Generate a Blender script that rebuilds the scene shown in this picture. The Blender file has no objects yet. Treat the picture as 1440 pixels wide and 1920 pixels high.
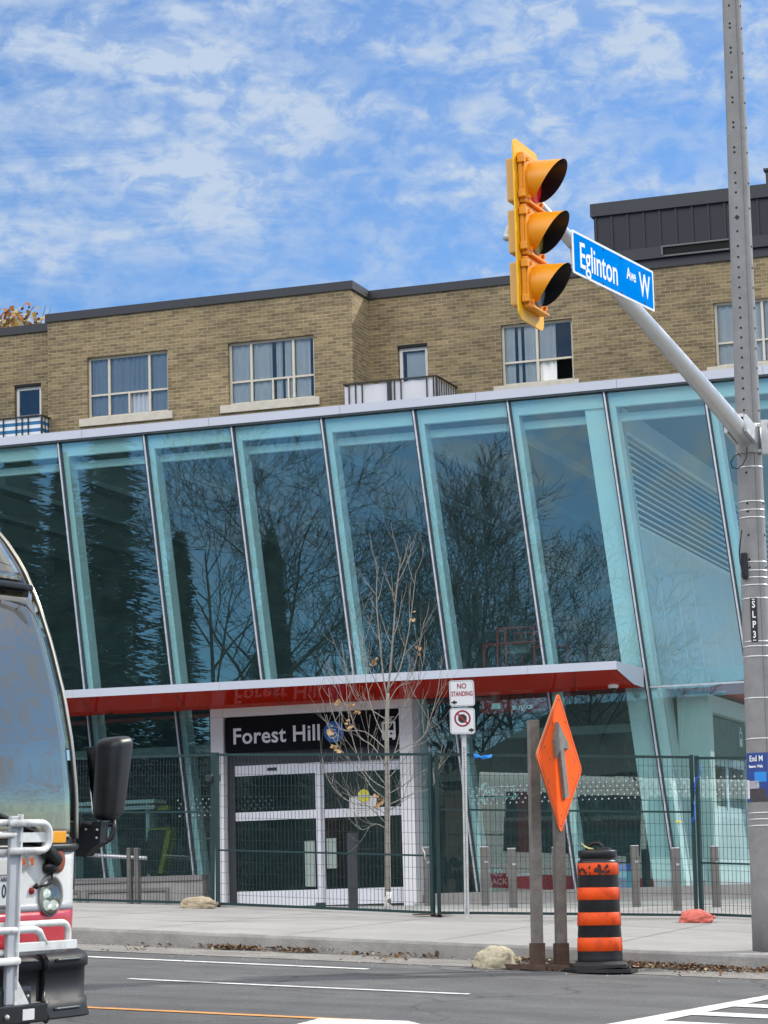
import bpy, bmesh, math, random
from mathutils import Vector, Matrix, noise
R = math.radians
sc = bpy.context.scene
col = sc.collection
random.seed(7)
# ------------------------------------------------------------------ camera
F = 4931.36; YAW, PIT, ROLL = R(19.27137517), R(8.62000036), R(-1.56667796)
ZC = 1.62
_fw = Vector((-math.sin(YAW)*math.cos(PIT), math.cos(YAW)*math.cos(PIT), math.sin(PIT)))
_r = Vector((math.cos(YAW), math.sin(YAW), 0)); _u = _r.cross(_fw)
CR = _r*math.cos(ROLL)+_u*math.sin(ROLL); CU = -_r*math.sin(ROLL)+_u*math.cos(ROLL)
cd = bpy.data.cameras.new('camera'); cam = bpy.data.objects.new('camera', cd); col.objects.link(cam)
m = Matrix((CR, CU, -_fw)).transposed().to_4x4(); m.translation = (0, 0, ZC); cam.matrix_world = m
cd.sensor_fit = 'VERTICAL'; cd.sensor_height = 24; cd.lens = 24*F/1920; cd.clip_start = .1; cd.clip_end = 3000
sc.camera = cam
def ray(u, v): return (_fw*F+CR*(u-720)-CU*(v-960))/F
O = Vector((0, 0, ZC))
def onY(u, v, Y): d = ray(u, v); return O+d*(Y/d.y)
def onX(u, v, X): d = ray(u, v); return O+d*(X/d.x)
def onD(u, v, D): return O+ray(u, v)*D
# ------------------------------------------------------------------ ground
def soft(d, k): return k*math.tanh(d/k)
def road_z(X, Y): return ZC-.413-.059*soft(X+8.443, 60)+.03*soft(Y-23.5, 70)
def side_z(X, Y):
    a = road_z(X, 23.5)+.15
    b = ZC+.106-.05*soft(X+12.64, 30)
    c = ZC+.06-.008*soft(X+12, 20)
    if Y <= 29.5: return a+(b-a)*(Y-23.5)/6
    t = min(1, (Y-29.5)/7.5); t = t*t*(3-2*t)*.35+t*.65
    return b+(c-b)*t
def onroad(u, v):
    d = ray(u, v); t = 15.
    for _ in range(60):
        p = O+d*t; e = p.z-road_z(p.x, p.y); t += e/(-d.z+.03*d.y+.0) * .7
    return O+d*t
# ------------------------------------------------------------------ materials
def lin(c):
    return tuple((x/255/12.92 if x <= 10 else ((x/255+.055)/1.055)**2.4) for x in c)
def mk(name):
    m = bpy.data.materials.new(name); m.use_nodes = True
    nt = m.node_tree; return m, nt, nt.nodes['Principled BSDF']
def mat(name, c, rough=.6, metal=0., var=.12, scale=6., bump=0., bscale=40., spec=.5, coat=0., stain=None, stain_amt=.4, stain_scale=2.5, objco=True):
    """principled surface with a little procedural unevenness"""
    m, nt, b = mk(name); n = nt.nodes; l = nt.links
    b.inputs['Roughness'].default_value = rough; b.inputs['Metallic'].default_value = metal
    b.inputs['Specular IOR Level'].default_value = spec; b.inputs['Coat Weight'].default_value = coat
    b.inputs['Base Color'].default_value = (*c, 1)
    tc = n.new('ShaderNodeTexCoord')
    src = tc.outputs['Object']
    last = None
    if var > 0:
        nz = n.new('ShaderNodeTexNoise'); nz.inputs['Scale'].default_value = scale; nz.inputs['Detail'].default_value = 6
        nz.inputs['Roughness'].default_value = .65
        l.new(src, nz.inputs['Vector'])
        rp = n.new('ShaderNodeMapRange'); rp.inputs[1].default_value = .3; rp.inputs[2].default_value = .7
        rp.inputs[3].default_value = 1-var; rp.inputs[4].default_value = 1+var
        l.new(nz.outputs['Fac'], rp.inputs[0])
        vm = n.new('ShaderNodeVectorMath'); vm.operation = 'SCALE'; vm.inputs[0].default_value = c
        l.new(rp.outputs[0], vm.inputs['Scale']); last = vm.outputs[0]
        rr = n.new('ShaderNodeMapRange'); rr.inputs[1].default_value = .3; rr.inputs[2].default_value = .7
        rr.inputs[3].default_value = max(0, rough-.08); rr.inputs[4].default_value = min(1, rough+.1)
        l.new(nz.outputs['Fac'], rr.inputs[0]); l.new(rr.outputs[0], b.inputs['Roughness'])
    if stain is not None:
        n2 = n.new('ShaderNodeTexNoise'); n2.inputs['Scale'].default_value = stain_scale; n2.inputs['Detail'].default_value = 8
        n2.inputs['Roughness'].default_value = .7; n2.inputs['Distortion'].default_value = .6
        l.new(src, n2.inputs['Vector'])
        r2 = n.new('ShaderNodeMapRange'); r2.inputs[1].default_value = .48; r2.inputs[2].default_value = .68
        r2.inputs[3].default_value = 0; r2.inputs[4].default_value = stain_amt
        l.new(n2.outputs['Fac'], r2.inputs[0])
        mx = n.new('ShaderNodeMix'); mx.data_type = 'RGBA'
        l.new(r2.outputs[0], mx.inputs['Factor'])
        if last: l.new(last, mx.inputs['A'])
        else: mx.inputs['A'].default_value = (*c, 1)
        mx.inputs['B'].default_value = (*stain, 1); last = mx.outputs['Result']
    if last: l.new(last, b.inputs['Base Color'])
    if bump > 0:
        nb = n.new('ShaderNodeTexNoise'); nb.inputs['Scale'].default_value = bscale; nb.inputs['Detail'].default_value = 5
        l.new(src, nb.inputs['Vector'])
        bp = n.new('ShaderNodeBump'); bp.inputs['Strength'].default_value = bump; bp.inputs['Distance'].default_value = .02
        l.new(nb.outputs['Fac'], bp.inputs['Height']); l.new(bp.outputs[0], b.inputs['Normal'])
    return m
def glass_mat(name, tint, refl=.1, ior=1.5, rough=0., dust_haze=0., smear=0., gcol=(.95, .97, .98), coated=False):
    m = bpy.data.materials.new(name); m.use_nodes = True; nt = m.node_tree; n = nt.nodes; l = nt.links
    n.remove(n['Principled BSDF']); out = n['Material Output']
    tr = n.new('ShaderNodeBsdfTransparent'); tr.inputs[0].default_value = (*tint, 1)
    gl = n.new('ShaderNodeBsdfGlossy'); gl.inputs['Roughness'].default_value = rough; gl.inputs[0].default_value = (*gcol, 1)
    fr = n.new('ShaderNodeFresnel'); fr.inputs[0].default_value = ior
    ad = n.new('ShaderNodeMath'); ad.operation = 'ADD'; ad.use_clamp = True; ad.inputs[1].default_value = refl
    l.new(fr.outputs[0], ad.inputs[0])
    if coated:      # the coating sits on the side the light enters; the far side of the pane passes it on untouched
        ge = n.new('ShaderNodeNewGeometry'); iv = n.new('ShaderNodeMath'); iv.operation = 'SUBTRACT'; iv.inputs[0].default_value = 1; l.new(ge.outputs['Backfacing'], iv.inputs[1])
        mu = n.new('ShaderNodeMath'); mu.operation = 'MULTIPLY'; l.new(ad.outputs[0], mu.inputs[0]); l.new(iv.outputs[0], mu.inputs[1]); ad = mu
        tm = n.new('ShaderNodeMix'); tm.data_type = 'RGBA'; tm.inputs['A'].default_value = (*tint, 1); tm.inputs['B'].default_value = (1, 1, 1, 1); l.new(ge.outputs['Backfacing'], tm.inputs['Factor']); l.new(tm.outputs['Result'], tr.inputs[0])
    mx = n.new('ShaderNodeMixShader'); l.new(ad.outputs[0], mx.inputs[0]); l.new(tr.outputs[0], mx.inputs[1]); l.new(gl.outputs[0], mx.inputs[2])
    if smear > 0:   # slight waviness of toughened glass
        tc = n.new('ShaderNodeTexCoord'); nz = n.new('ShaderNodeTexNoise'); nz.inputs['Scale'].default_value = 1.6; nz.inputs['Detail'].default_value = 1
        l.new(tc.outputs['Object'], nz.inputs['Vector']); bp = n.new('ShaderNodeBump'); bp.inputs['Strength'].default_value = smear; bp.inputs['Distance'].default_value = .01
        l.new(nz.outputs['Fac'], bp.inputs['Height']); l.new(bp.outputs[0], gl.inputs['Normal'])
    last = mx.outputs[0]
    if dust_haze > 0:  # thin greenish dust haze, put over the glass to lift its dark tones
        df = n.new('ShaderNodeBsdfDiffuse'); df.inputs[0].default_value = (.30, .50, .49, 1)
        tc = n.new('ShaderNodeTexCoord'); nz = n.new('ShaderNodeTexNoise'); nz.inputs['Scale'].default_value = 3; nz.inputs['Detail'].default_value = 8
        l.new(tc.outputs['Object'], nz.inputs['Vector'])
        mr = n.new('ShaderNodeMapRange'); mr.inputs[1].default_value = .4; mr.inputs[2].default_value = .75; mr.inputs[3].default_value = dust_haze*.55; mr.inputs[4].default_value = dust_haze
        l.new(nz.outputs['Fac'], mr.inputs[0])
        m2 = n.new('ShaderNodeMixShader'); l.new(mr.outputs[0], m2.inputs[0]); l.new(last, m2.inputs[1]); l.new(df.outputs[0], m2.inputs[2]); last = m2.outputs[0]
    l.new(last, out.inputs[0]); return m
# ------------------------------------------------------------------ mesh builder
class MB:
    def __init__(s): s.v = []; s.f = []; s.mi = []; s.sm = []
    def add(s, vs, fs, mi=0, smooth=False):
        o = len(s.v); s.v += [tuple(x) for x in vs]
        for f in fs: s.f.append(tuple(i+o for i in f)); s.mi.append(mi); s.sm.append(smooth)
        return s
    def hexa(s, p, mi=0):   # 8 corners: bottom 0-3 ccw, top 4-7
        return s.add(p, [(0, 3, 2, 1), (4, 5, 6, 7), (0, 1, 5, 4), (1, 2, 6, 5), (2, 3, 7, 6), (3, 0, 4, 7)], mi)
    def box(s, x0, x1, y0, y1, z0, z1, mi=0):
        if x1 < x0: x0, x1 = x1, x0
        if y1 < y0: y0, y1 = y1, y0
        if z1 < z0: z0, z1 = z1, z0
        return s.hexa([(x0, y0, z0), (x1, y0, z0), (x1, y1, z0), (x0, y1, z0), (x0, y0, z1), (x1, y0, z1), (x1, y1, z1), (x0, y1, z1)], mi)
    def bbox(s, x0, x1, y0, y1, z0, z1, b=.01, mi=0):   # box with chamfered edges
        bm = bmesh.new(); bmesh.ops.create_cube(bm, size=1)
        for v in bm.verts: v.co = Vector((x0+(v.co.x+.5)*(x1-x0), y0+(v.co.y+.5)*(y1-y0), z0+(v.co.z+.5)*(z1-z0)))
        bmesh.ops.bevel(bm, geom=list(bm.edges), offset=b, segments=2, affect='EDGES', profile=.6)
        return s.bm(bm, mi)
    def bm(s, bm, mi=0, mtx=None, smooth=False):
        bm.verts.index_update(); vs = [(mtx @ v.co if mtx else v.co) for v in bm.verts]
        s.add(vs, [[v.index for v in f.verts] for f in bm.faces], mi, smooth); bm.free(); return s
    def mbox(s, M, x0, x1, y0, y1, z0, z1, mi=0, b=0):
        t = MB(); (t.bbox(x0, x1, y0, y1, z0, z1, b) if b else t.box(x0, x1, y0, y1, z0, z1))
        return s.add([M @ Vector(q) for q in t.v], t.f, mi)
    def prism(s, poly, d, mi=0):   # poly: 3d points, d: extrusion vector
        d = Vector(d); a = [Vector(p) for p in poly]; b = [p+d for p in a]; n = len(a)
        return s.add(a+b, [tuple(range(n))[::-1], tuple(range(n, 2*n))]+[(i, (i+1) % n, n+(i+1) % n, n+i) for i in range(n)], mi)
    def tube(s, pts, r, n=8, mi=0, cap=True, smooth=True):
        pts = [Vector(p) for p in pts]; k = len(pts)
        rs = r if isinstance(r, (list, tuple)) else [r]*k
        vs = []; t0 = (pts[1]-pts[0]).normalized()
        a = t0.orthogonal().normalized()
        for i, p in enumerate(pts):
            t = (pts[min(i+1, k-1)]-pts[max(i-1, 0)]).normalized()
            a = (a-t*a.dot(t)); a = a.normalized() if a.length > 1e-6 else t.orthogonal().normalized()
            b = t.cross(a)
            for j in range(n):
                an = 2*math.pi*j/n; vs.append(p+(a*math.cos(an)+b*math.sin(an))*rs[i])
        fs = [(i*n+j, i*n+(j+1) % n, (i+1)*n+(j+1) % n, (i+1)*n+j) for i in range(k-1) for j in range(n)]
        if cap: fs += [tuple(range(n))[::-1], tuple(range((k-1)*n, k*n))]
        return s.add(vs, fs, mi, smooth)
    def bar(s, p, q, w, h=None, up=(0, 0, 1), mi=0):   # rectangular bar between two points
        p = Vector(p); q = Vector(q); h = h or w; t = (q-p).normalized(); u = Vector(up)
        if abs(t.dot(u)) > .98: u = Vector((0, 1, 0))
        a = t.cross(u).normalized()*(w/2); b = a.cross(t).normalized()*(h/2)
        return s.hexa([p-a-b, p+a-b, p+a+b, p-a+b, q-a-b, q+a-b, q+a+b, q-a+b], mi)
    def lathe(s, prof, n=24, c=(0, 0, 0), mi=0, M=None, smooth=True):   # prof [(r,z)]
        vs = []; c = Vector(c)
        for r, z in prof:
            for j in range(n):
                a = 2*math.pi*j/n; p = Vector((r*math.cos(a), r*math.sin(a), z)); vs.append((M @ p if M else p)+c)
        k = len(prof)
        fs = [(i*n+j, i*n+(j+1) % n, (i+1)*n+(j+1) % n, (i+1)*n+j) for i in range(k-1) for j in range(n)]
        fs += [tuple(range(n))[::-1], tuple(range((k-1)*n, k*n))]
        return s.add(vs, fs, mi, smooth)
    def ball(s, c, r, mi=0, sub=2, sc=(1, 1, 1), jit=0):
        bm = bmesh.new(); bmesh.ops.create_icosphere(bm, subdivisions=sub, radius=1)
        for v in bm.verts:
            k = 1+(jit*noise.noise(v.co*1.7+Vector(c)) if jit else 0)
            v.co = Vector((v.co.x*sc[0], v.co.y*sc[1], v.co.z*sc[2]))*r*k+Vector(c)
        return s.bm(bm, mi, None, True)
    def grid(s, fn, nu, nv, mi=0, smooth=True):
        vs = [fn(i/nu, j/nv) for j in range(nv+1) for i in range(nu+1)]
        return s.add(vs, [(j*(nu+1)+i, j*(nu+1)+i+1, (j+1)*(nu+1)+i+1, (j+1)*(nu+1)+i) for j in range(nv) for i in range(nu)], mi, smooth)
    def build(s, name, mats, parent=None, local=False, kind=None, label=None):
        me = bpy.data.meshes.new(name)
        off = Vector((0, 0, 0))
        if parent is not None and not local:
            q = parent
            while q is not None: off += q.location; q = q.parent
        me.from_pydata([(x-off.x, y-off.y, z-off.z) for x, y, z in s.v], [], s.f)
        if not isinstance(mats, (list, tuple)): mats = [mats]
        for mm in mats: me.materials.append(mm)
        me.polygons.foreach_set('material_index', s.mi); me.polygons.foreach_set('use_smooth', s.sm); me.update()
        o = bpy.data.objects.new(name, me); col.objects.link(o)
        if parent is not None: o.parent = parent
        if kind: o['kind'] = kind
        if label: o['label'] = label
        return o
def tag(o, label, cat, group=None, kind=None):
    o['label'] = label; o['category'] = cat
    if group: o['group'] = group
    if kind: o['kind'] = kind
    return o
def thing(name, loc, label, cat, group=None, M=None):
    o = bpy.data.objects.new(name, None); col.objects.link(o); o.empty_display_size = .2
    if M is not None: o.matrix_world = M
    else: o.location = loc
    return tag(o, label, cat, group)
def text(name, s, size, M, m, parent, ext=.003, sx=1., bold=0., align='CENTER', local=False, extra=0):
    cu = bpy.data.curves.new(name, 'FONT'); cu.body = s; cu.size = size; cu.extrude = ext; cu.align_x = align; cu.align_y = 'CENTER'
    cu.offset = bold; cu.resolution_u = 3; cu.space_character = 1+extra
    t = bpy.data.objects.new(name, cu); col.objects.link(t); bpy.context.view_layer.update()
    dg = bpy.context.evaluated_depsgraph_get(); me = bpy.data.meshes.new_from_object(t.evaluated_get(dg))
    bpy.data.objects.remove(t); bpy.data.curves.remove(cu)
    b = MB(); b.add([M @ Vector((v.co.x*sx, v.co.y, v.co.z)) for v in me.vertices], [tuple(p.vertices) for p in me.polygons])
    bpy.data.meshes.remove(me)
    return b.build(name, m, parent, local) if parent is not None or name else b
def frame(o, x, y, z):   # matrix with given origin and axes
    M = Matrix((Vector(x), Vector(y), Vector(z))).transposed().to_4x4(); M.translation = o; return M
def facing_south(o): return frame(o, (1, 0, 0), (0, 0, 1), (0, -1, 0))     # text plane towards -Y
def facing_east(o): return frame(o, (0, 1, 0), (0, 0, 1), (1, 0, 0))       # text plane towards +X
def copy_tree(o, parent=None):
    c = o.copy(); col.objects.link(c)
    if parent is not None: c.parent = parent
    for ch in list(o.children): copy_tree(ch, c)
    return c
def arc(c, r, a0, a1, n, ax, ay): return [Vector(c)+Vector(ax)*r*math.cos(a0+(a1-a0)*i/n)+Vector(ay)*r*math.sin(a0+(a1-a0)*i/n) for i in range(n+1)]
def disc(mb, M, r, n=20, t=.003, mi=0, r0=0):
    if r0:
        vs = [M @ Vector((q*math.cos(2*math.pi*j/n), q*math.sin(2*math.pi*j/n), z)) for z in (0, t) for q in (r0, r) for j in range(n)]
        fs = []
        for j in range(n):
            k = (j+1) % n; fs += [(2*n+j, 3*n+j, 3*n+k, 2*n+k), (n+j, n+k, 3*n+k, 3*n+j), (j, 2*n+j, 2*n+k, k), (j, k, n+k, n+j)]
        return mb.add(vs, fs, mi)
    return mb.prism([M @ Vector((r*math.cos(2*math.pi*j/n), r*math.sin(2*math.pi*j/n), 0)) for j in range(n)], (M.to_3x3() @ Vector((0, 0, t))), mi)
def rrect(w, h, r, n=5):
    out = []
    for cx, cy, a in ((w/2-r, h/2-r, 0), (-w/2+r, h/2-r, 90), (-w/2+r, -h/2+r, 180), (w/2-r, -h/2+r, 270)):
        for i in range(n+1): t = R(a+90*i/n); out.append((cx+r*math.cos(t), cy+r*math.sin(t)))
    return out
def plate(mb, M, pts, t, mi=0): return mb.prism([M @ Vector((x, y, 0)) for x, y in pts], M.to_3x3() @ Vector((0, 0, t)), mi)
# ------------------------------------------------------------------ light and sky
AZ, EL = R(40), R(36)
S = Vector((math.sin(AZ)*math.cos(EL), math.cos(AZ)*math.cos(EL), math.sin(EL)))
ld = bpy.data.lights.new('sun', 'SUN'); ld.energy = 2.7; ld.angle = R(.8); ld.color = (1, .95, .87)
lo = bpy.data.objects.new('sun', ld); col.objects.link(lo); lo.rotation_euler = S.to_track_quat('Z', 'Y').to_euler()
w = bpy.data.worlds.new('World'); sc.world = w; w.use_nodes = True; nt = w.node_tree; n = nt.nodes; l = nt.links
bg = n['Background']; bg.inputs[1].default_value = .105
sky = n.new('ShaderNodeTexSky'); sky.sky_type = 'NISHITA'; sky.sun_disc = False; sky.sun_elevation = EL; sky.sun_rotation = AZ
sky.air_density = 1.0; sky.dust_density = .4; sky.ozone_density = 2.5
tc = n.new('ShaderNodeTexCoord')
def wnoise(scale, detail, rough, dist, sxyz, off=(0, 0, 0)):
    mp = n.new('ShaderNodeMapping'); mp.inputs['Scale'].default_value = sxyz; mp.inputs['Location'].default_value = off
    l.new(tc.outputs['Generated'], mp.inputs['Vector'])
    q = n.new('ShaderNodeTexNoise'); q.inputs['Scale'].default_value = scale; q.inputs['Detail'].default_value = detail
    q.inputs['Roughness'].default_value = rough; q.inputs['Distortion'].default_value = dist
    l.new(mp.outputs[0], q.inputs['Vector']); return q.outputs['Fac']
def wmr(a, i0, i1, o0, o1):
    q = n.new('ShaderNodeMapRange'); q.inputs[1].default_value = i0; q.inputs[2].default_value = i1; q.inputs[3].default_value = o0; q.inputs[4].default_value = o1
    q.interpolation_type = 'SMOOTHSTEP'; l.new(a, q.inputs[0]); return q.outputs[0]
def wop(op, a, b):
    q = n.new('ShaderNodeMath'); q.operation = op; q.use_clamp = (op != 'MULTIPLY')
    for i, x in enumerate((a, b)):
        if isinstance(x, (int, float)): q.inputs[i].default_value = x
        else: l.new(x, q.inputs[i])
    return q.outputs[0]
big = wmr(wnoise(4.2, 3, .5, .2, (1, 1, 2.2), (.3, .2, .1)), .36, .60, 0, 1)
mid = wmr(wnoise(17, 7, .62, .35, (1, 1, 2.6), (4, 1, 0)), .33, .72, 0, 1)
fine = wmr(wnoise(62, 5, .6, .4, (1, 1, 1.6), (1, 7, 2)), .36, .64, .30, 1)
sz0 = n.new('ShaderNodeSeparateXYZ'); l.new(tc.outputs['Generated'], sz0.inputs[0])
cover = wop('ADD', wop('MULTIPLY', big, .55), wop('MULTIPLY', wmr(sz0.outputs[2], .14, .31, 0, 1), .42))
cover = wop('ADD', cover, wop('MULTIPLY', wmr(sz0.outputs[0], -.42, -.22, 0, 1), .40))
streak = wmr(wnoise(13, 8, .68, 1.1, (1, 1, 5.0), (2, 5, 1)), .40, .70, 0, 1)
left = wmr(sz0.outputs[0], -.30, -.40, 0, 1)
puff = wop('MULTIPLY', wop('ADD', wop('MULTIPLY', mid, .75), .34), fine)
cl = wop('MULTIPLY', cover, wop('ADD', puff, wop('MULTIPLY', wop('MULTIPLY', streak, left), .38)))
cl = wop('MULTIPLY', cl, 1.22)
sz = n.new('ShaderNodeSeparateXYZ'); l.new(tc.outputs['Generated'], sz.inputs[0])
hi = wmr(sz.outputs[2], .34, .66, 0, .9)          # cloud thickened and brightened overhead, out of view, added for ambient light
cl = wop('ADD', cl, wop('MULTIPLY', hi, wop('ADD', wop('MULTIPLY', mid, .35), .65)))
fill_bank = wop('MULTIPLY', wmr(sz.outputs[1], .15, -.45, 0, 1), wmr(sz.outputs[2], .25, .42, 0, 1))   # unseen light added for the shaded fronts: cloud bank behind the photographer
fill_bank = wop('MULTIPLY', fill_bank, wmr(sz.outputs[2], .95, .62, 0, 1))
cl = wop('ADD', cl, wop('MULTIPLY', fill_bank, wop('ADD', wop('MULTIPLY', mid, .4), .6)))
mx = n.new('ShaderNodeMix'); mx.data_type = 'RGBA'; l.new(cl, mx.inputs['Factor'])
tint = n.new('ShaderNodeMix'); tint.data_type = 'RGBA'; tint.blend_type = 'MULTIPLY'; tint.inputs['Factor'].default_value = 1
tint.inputs['B'].default_value = (.42, .70, 1.0, 1); l.new(sky.outputs[0], tint.inputs['A'])
l.new(tint.outputs['Result'], mx.inputs['A'])
def wmix(f, a, b):
    q = n.new('ShaderNodeMix'); q.data_type = 'RGBA'; l.new(f, q.inputs['Factor'])
    for k_, x in (('A', a), ('B', b)):
        if isinstance(x, tuple): q.inputs[k_].default_value = (*x, 1)
        else: l.new(x, q.inputs[k_])
    return q.outputs['Result']
l.new(wmix(fill_bank, wmix(hi, (3.7, 4.5, 5.7), (6.3, 6.4, 6.7)), (23, 22.6, 22.4)), mx.inputs['B'])
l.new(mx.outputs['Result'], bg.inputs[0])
sc.view_settings.view_transform = 'Standard'; sc.view_settings.look = 'None'; sc.view_settings.exposure = .45; sc.view_settings.gamma = 1
cy = sc.cycles; cy.max_bounces = 12; cy.transparent_max_bounces = 40; cy.glossy_bounces = 5; cy.diffuse_bounces = 4; cy.transmission_bounces = 6
cy.caustics_reflective = False; cy.caustics_refractive = False; cy.use_denoising = True; cy.sample_clamp_indirect = 6
sc.cycles.denoiser = 'OPENIMAGEDENOISE'
# ------------------------------------------------------------------ common materials
def asphalt():
    m = mat('asphalt', (.115, .117, .120), .85, var=.25, scale=2.2, bump=.6, bscale=170, stain=(.088, .088, .090), stain_amt=.6, stain_scale=.5)
    nt = m.node_tree; n = nt.nodes; l = nt.links; b = n['Principled BSDF']; last = b.inputs['Base Color'].links[0].from_socket
    tc = n.new('ShaderNodeTexCoord')
    mp = n.new('ShaderNodeMapping'); mp.inputs['Scale'].default_value = (.12, 1.5, 1); l.new(tc.outputs['Object'], mp.inputs[0])
    nz = n.new('ShaderNodeTexNoise'); nz.inputs['Scale'].default_value = 1.2; nz.inputs['Detail'].default_value = 6; l.new(mp.outputs[0], nz.inputs[0])
    r1 = n.new('ShaderNodeMapRange'); r1.inputs[1].default_value = .35; r1.inputs[2].default_value = .7; r1.inputs[3].default_value = .80; r1.inputs[4].default_value = 1.18; l.new(nz.outputs[0], r1.inputs[0])
    sp = n.new('ShaderNodeTexNoise'); sp.inputs['Scale'].default_value = 55; sp.inputs['Detail'].default_value = 4; l.new(tc.outputs['Object'], sp.inputs[0])
    r2 = n.new('ShaderNodeMapRange'); r2.inputs[1].default_value = .3; r2.inputs[2].default_value = .7; r2.inputs[3].default_value = .72; r2.inputs[4].default_value = 1.3; l.new(sp.outputs[0], r2.inputs[0])
    wv = n.new('ShaderNodeTexNoise'); wv.inputs['Scale'].default_value = .9; wv.inputs['Detail'].default_value = 5; l.new(tc.outputs['Object'], wv.inputs[0])
    vm0 = n.new('ShaderNodeVectorMath'); vm0.operation = 'MULTIPLY_ADD'; vm0.inputs[1].default_value = (1.4, 1.4, 0); l.new(wv.outputs['Color'], vm0.inputs[0]); l.new(tc.outputs['Object'], vm0.inputs[2])
    vo = n.new('ShaderNodeTexVoronoi'); vo.feature = 'DISTANCE_TO_EDGE'; vo.inputs['Scale'].default_value = .32; l.new(vm0.outputs[0], vo.inputs['Vector'])
    r3 = n.new('ShaderNodeMapRange'); r3.inputs[1].default_value = .0; r3.inputs[2].default_value = .009; r3.inputs[3].default_value = .55; r3.inputs[4].default_value = 1.; l.new(vo.outputs['Distance'], r3.inputs[0])
    m1 = n.new('ShaderNodeMath'); m1.operation = 'MULTIPLY'; l.new(r1.outputs[0], m1.inputs[0]); l.new(r2.outputs[0], m1.inputs[1])
    m2 = n.new('ShaderNodeMath'); m2.operation = 'MULTIPLY'; l.new(m1.outputs[0], m2.inputs[0]); l.new(r3.outputs[0], m2.inputs[1])
    vm = n.new('ShaderNodeVectorMath'); vm.operation = 'SCALE'; l.new(last, vm.inputs[0]); l.new(m2.outputs[0], vm.inputs['Scale']); l.new(vm.outputs[0], b.inputs['Base Color'])
    return m
ASPH = asphalt()
CONC = mat('sidewalk_concrete', (.305, .30, .29), .85, var=.14, scale=1.2, bump=.25, bscale=120, stain=(.27, .265, .25), stain_amt=.5, stain_scale=.9)
KERB = mat('kerb_concrete', (.30, .296, .285), .88, var=.2, scale=5, bump=.4, bscale=50, stain=(.20, .195, .185), stain_amt=.8, stain_scale=2.2)
GUT = mat('gutter_dust', (.23, .22, .205), .92, var=.2, scale=3, bump=.3, bscale=120, stain=(.13, .12, .11), stain_amt=.8, stain_scale=2.5)
WPAINT = mat('road_paint_white', (.70, .70, .69), .7, var=.12, scale=8, stain=(.25, .25, .25), stain_amt=.8, stain_scale=9)
OPAINT = mat('road_paint_orange', (.72, .33, .09), .7, var=.12, scale=8, stain=(.3, .2, .12), stain_amt=.7, stain_scale=9)
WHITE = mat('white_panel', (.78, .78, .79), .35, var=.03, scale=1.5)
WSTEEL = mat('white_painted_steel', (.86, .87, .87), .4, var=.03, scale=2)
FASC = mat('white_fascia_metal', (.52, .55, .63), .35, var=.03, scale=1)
def soffit_mat():
    m = mat('red_soffit_panel', (.52, .023, .010), .5, var=.06, scale=.8); nt = m.node_tree; n = nt.nodes; l = nt.links; b = n['Principled BSDF']
    b.inputs['Specular IOR Level'].default_value = 0
    gl = n.new('ShaderNodeBsdfGlossy'); gl.inputs['Roughness'].default_value = .04; gl.inputs[0].default_value = (1, .75, .72, 1)
    mx = n.new('ShaderNodeMixShader'); mx.inputs[0].default_value = .13; l.new(b.outputs[0], mx.inputs[1]); l.new(gl.outputs[0], mx.inputs[2]); l.new(mx.outputs[0], n['Material Output'].inputs[0]); return m
RED = soffit_mat()
RSEAM = mat('soffit_joint', (.09, .01, .008), .6, var=0)
ALU = mat('brushed_aluminium', (.60, .61, .64), .38, metal=.75, var=.06, scale=12)
SILV = mat('silver_door_frame', (.76, .78, .83), .45, metal=.1, var=.05, scale=6)
GASK = mat('black_gasket', (.03, .045, .055), .5, var=0)
CHAR = mat('charcoal_metal', (.035, .037, .045), .5, var=.1, scale=3)
GALV = mat('galvanised_steel', (.52, .53, .53), .5, metal=.55, var=.18, scale=14)
STAIN = mat('stainless_bollard', (.20, .188, .172), .42, metal=.6, var=.12, scale=5)
GREEN = mat('dark_green_coating', (.006, .030, .030), .45, var=.15, scale=6)
WIRE = mat('dark_wire', (.012, .022, .024), .5, var=0)
BLACK = mat('black_plastic', (.012, .013, .016), .42, var=.2, scale=9, bump=.08, bscale=200)
BLACKG = mat('black_gloss', (.006, .006, .007), .15, var=0)
RUST = mat('rusty_steel', (.075, .045, .032), .8, var=.35, scale=14, bump=.3, bscale=60)
WOOD = mat('weathered_wood', (.175, .162, .148), .85, var=.3, scale=9, bump=.3, bscale=60, stain=(.12, .11, .10), stain_amt=.7, stain_scale=4)
WTEXT = mat('white_lettering', (.86, .87, .88), .5, var=0)
SIGNBL = mat('blue_sign_sheet', (.0, .215, .70), .75, var=.05, scale=3, spec=.0, stain=(.01, .25, .74), stain_amt=.7, stain_scale=3)
CONCW = mat('wall_concrete', (.36, .345, .325), .8, var=.14, scale=2.5, bump=.15, bscale=70, stain=(.24, .23, .22), stain_amt=.6, stain_scale=2)
GLASS = glass_mat('tinted_curtain_glass', (.64, .885, .89), refl=.185, ior=1.5, dust_haze=.03, gcol=(.74, .92, .87), coated=True)
DGLASS = glass_mat('door_glass', (.78, .86, .85), refl=.03, ior=1.5, dust_haze=.03)
CGLASS = glass_mat('clear_window_glass', (.90, .93, .94), refl=.015, ior=1.45)
INT = mat('interior_dark_wall', (.11, .135, .135), .7, var=.15, scale=.6)
INTC = mat('interior_ceiling', (.13, .14, .145), .7, var=.08, scale=.5)
INTF = mat('interior_floor', (.40, .41, .40), .5, var=.1, scale=2)
BEIGE = mat('beige_window_frame', (.60, .555, .46), .55, var=.08, scale=10)
FRIT = mat('frit_white', (.62, .64, .65), .6, var=0)
SILL = mat('stone_sill', (.56, .52, .44), .8, var=.12, scale=6, bump=.1, bscale=80)
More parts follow.
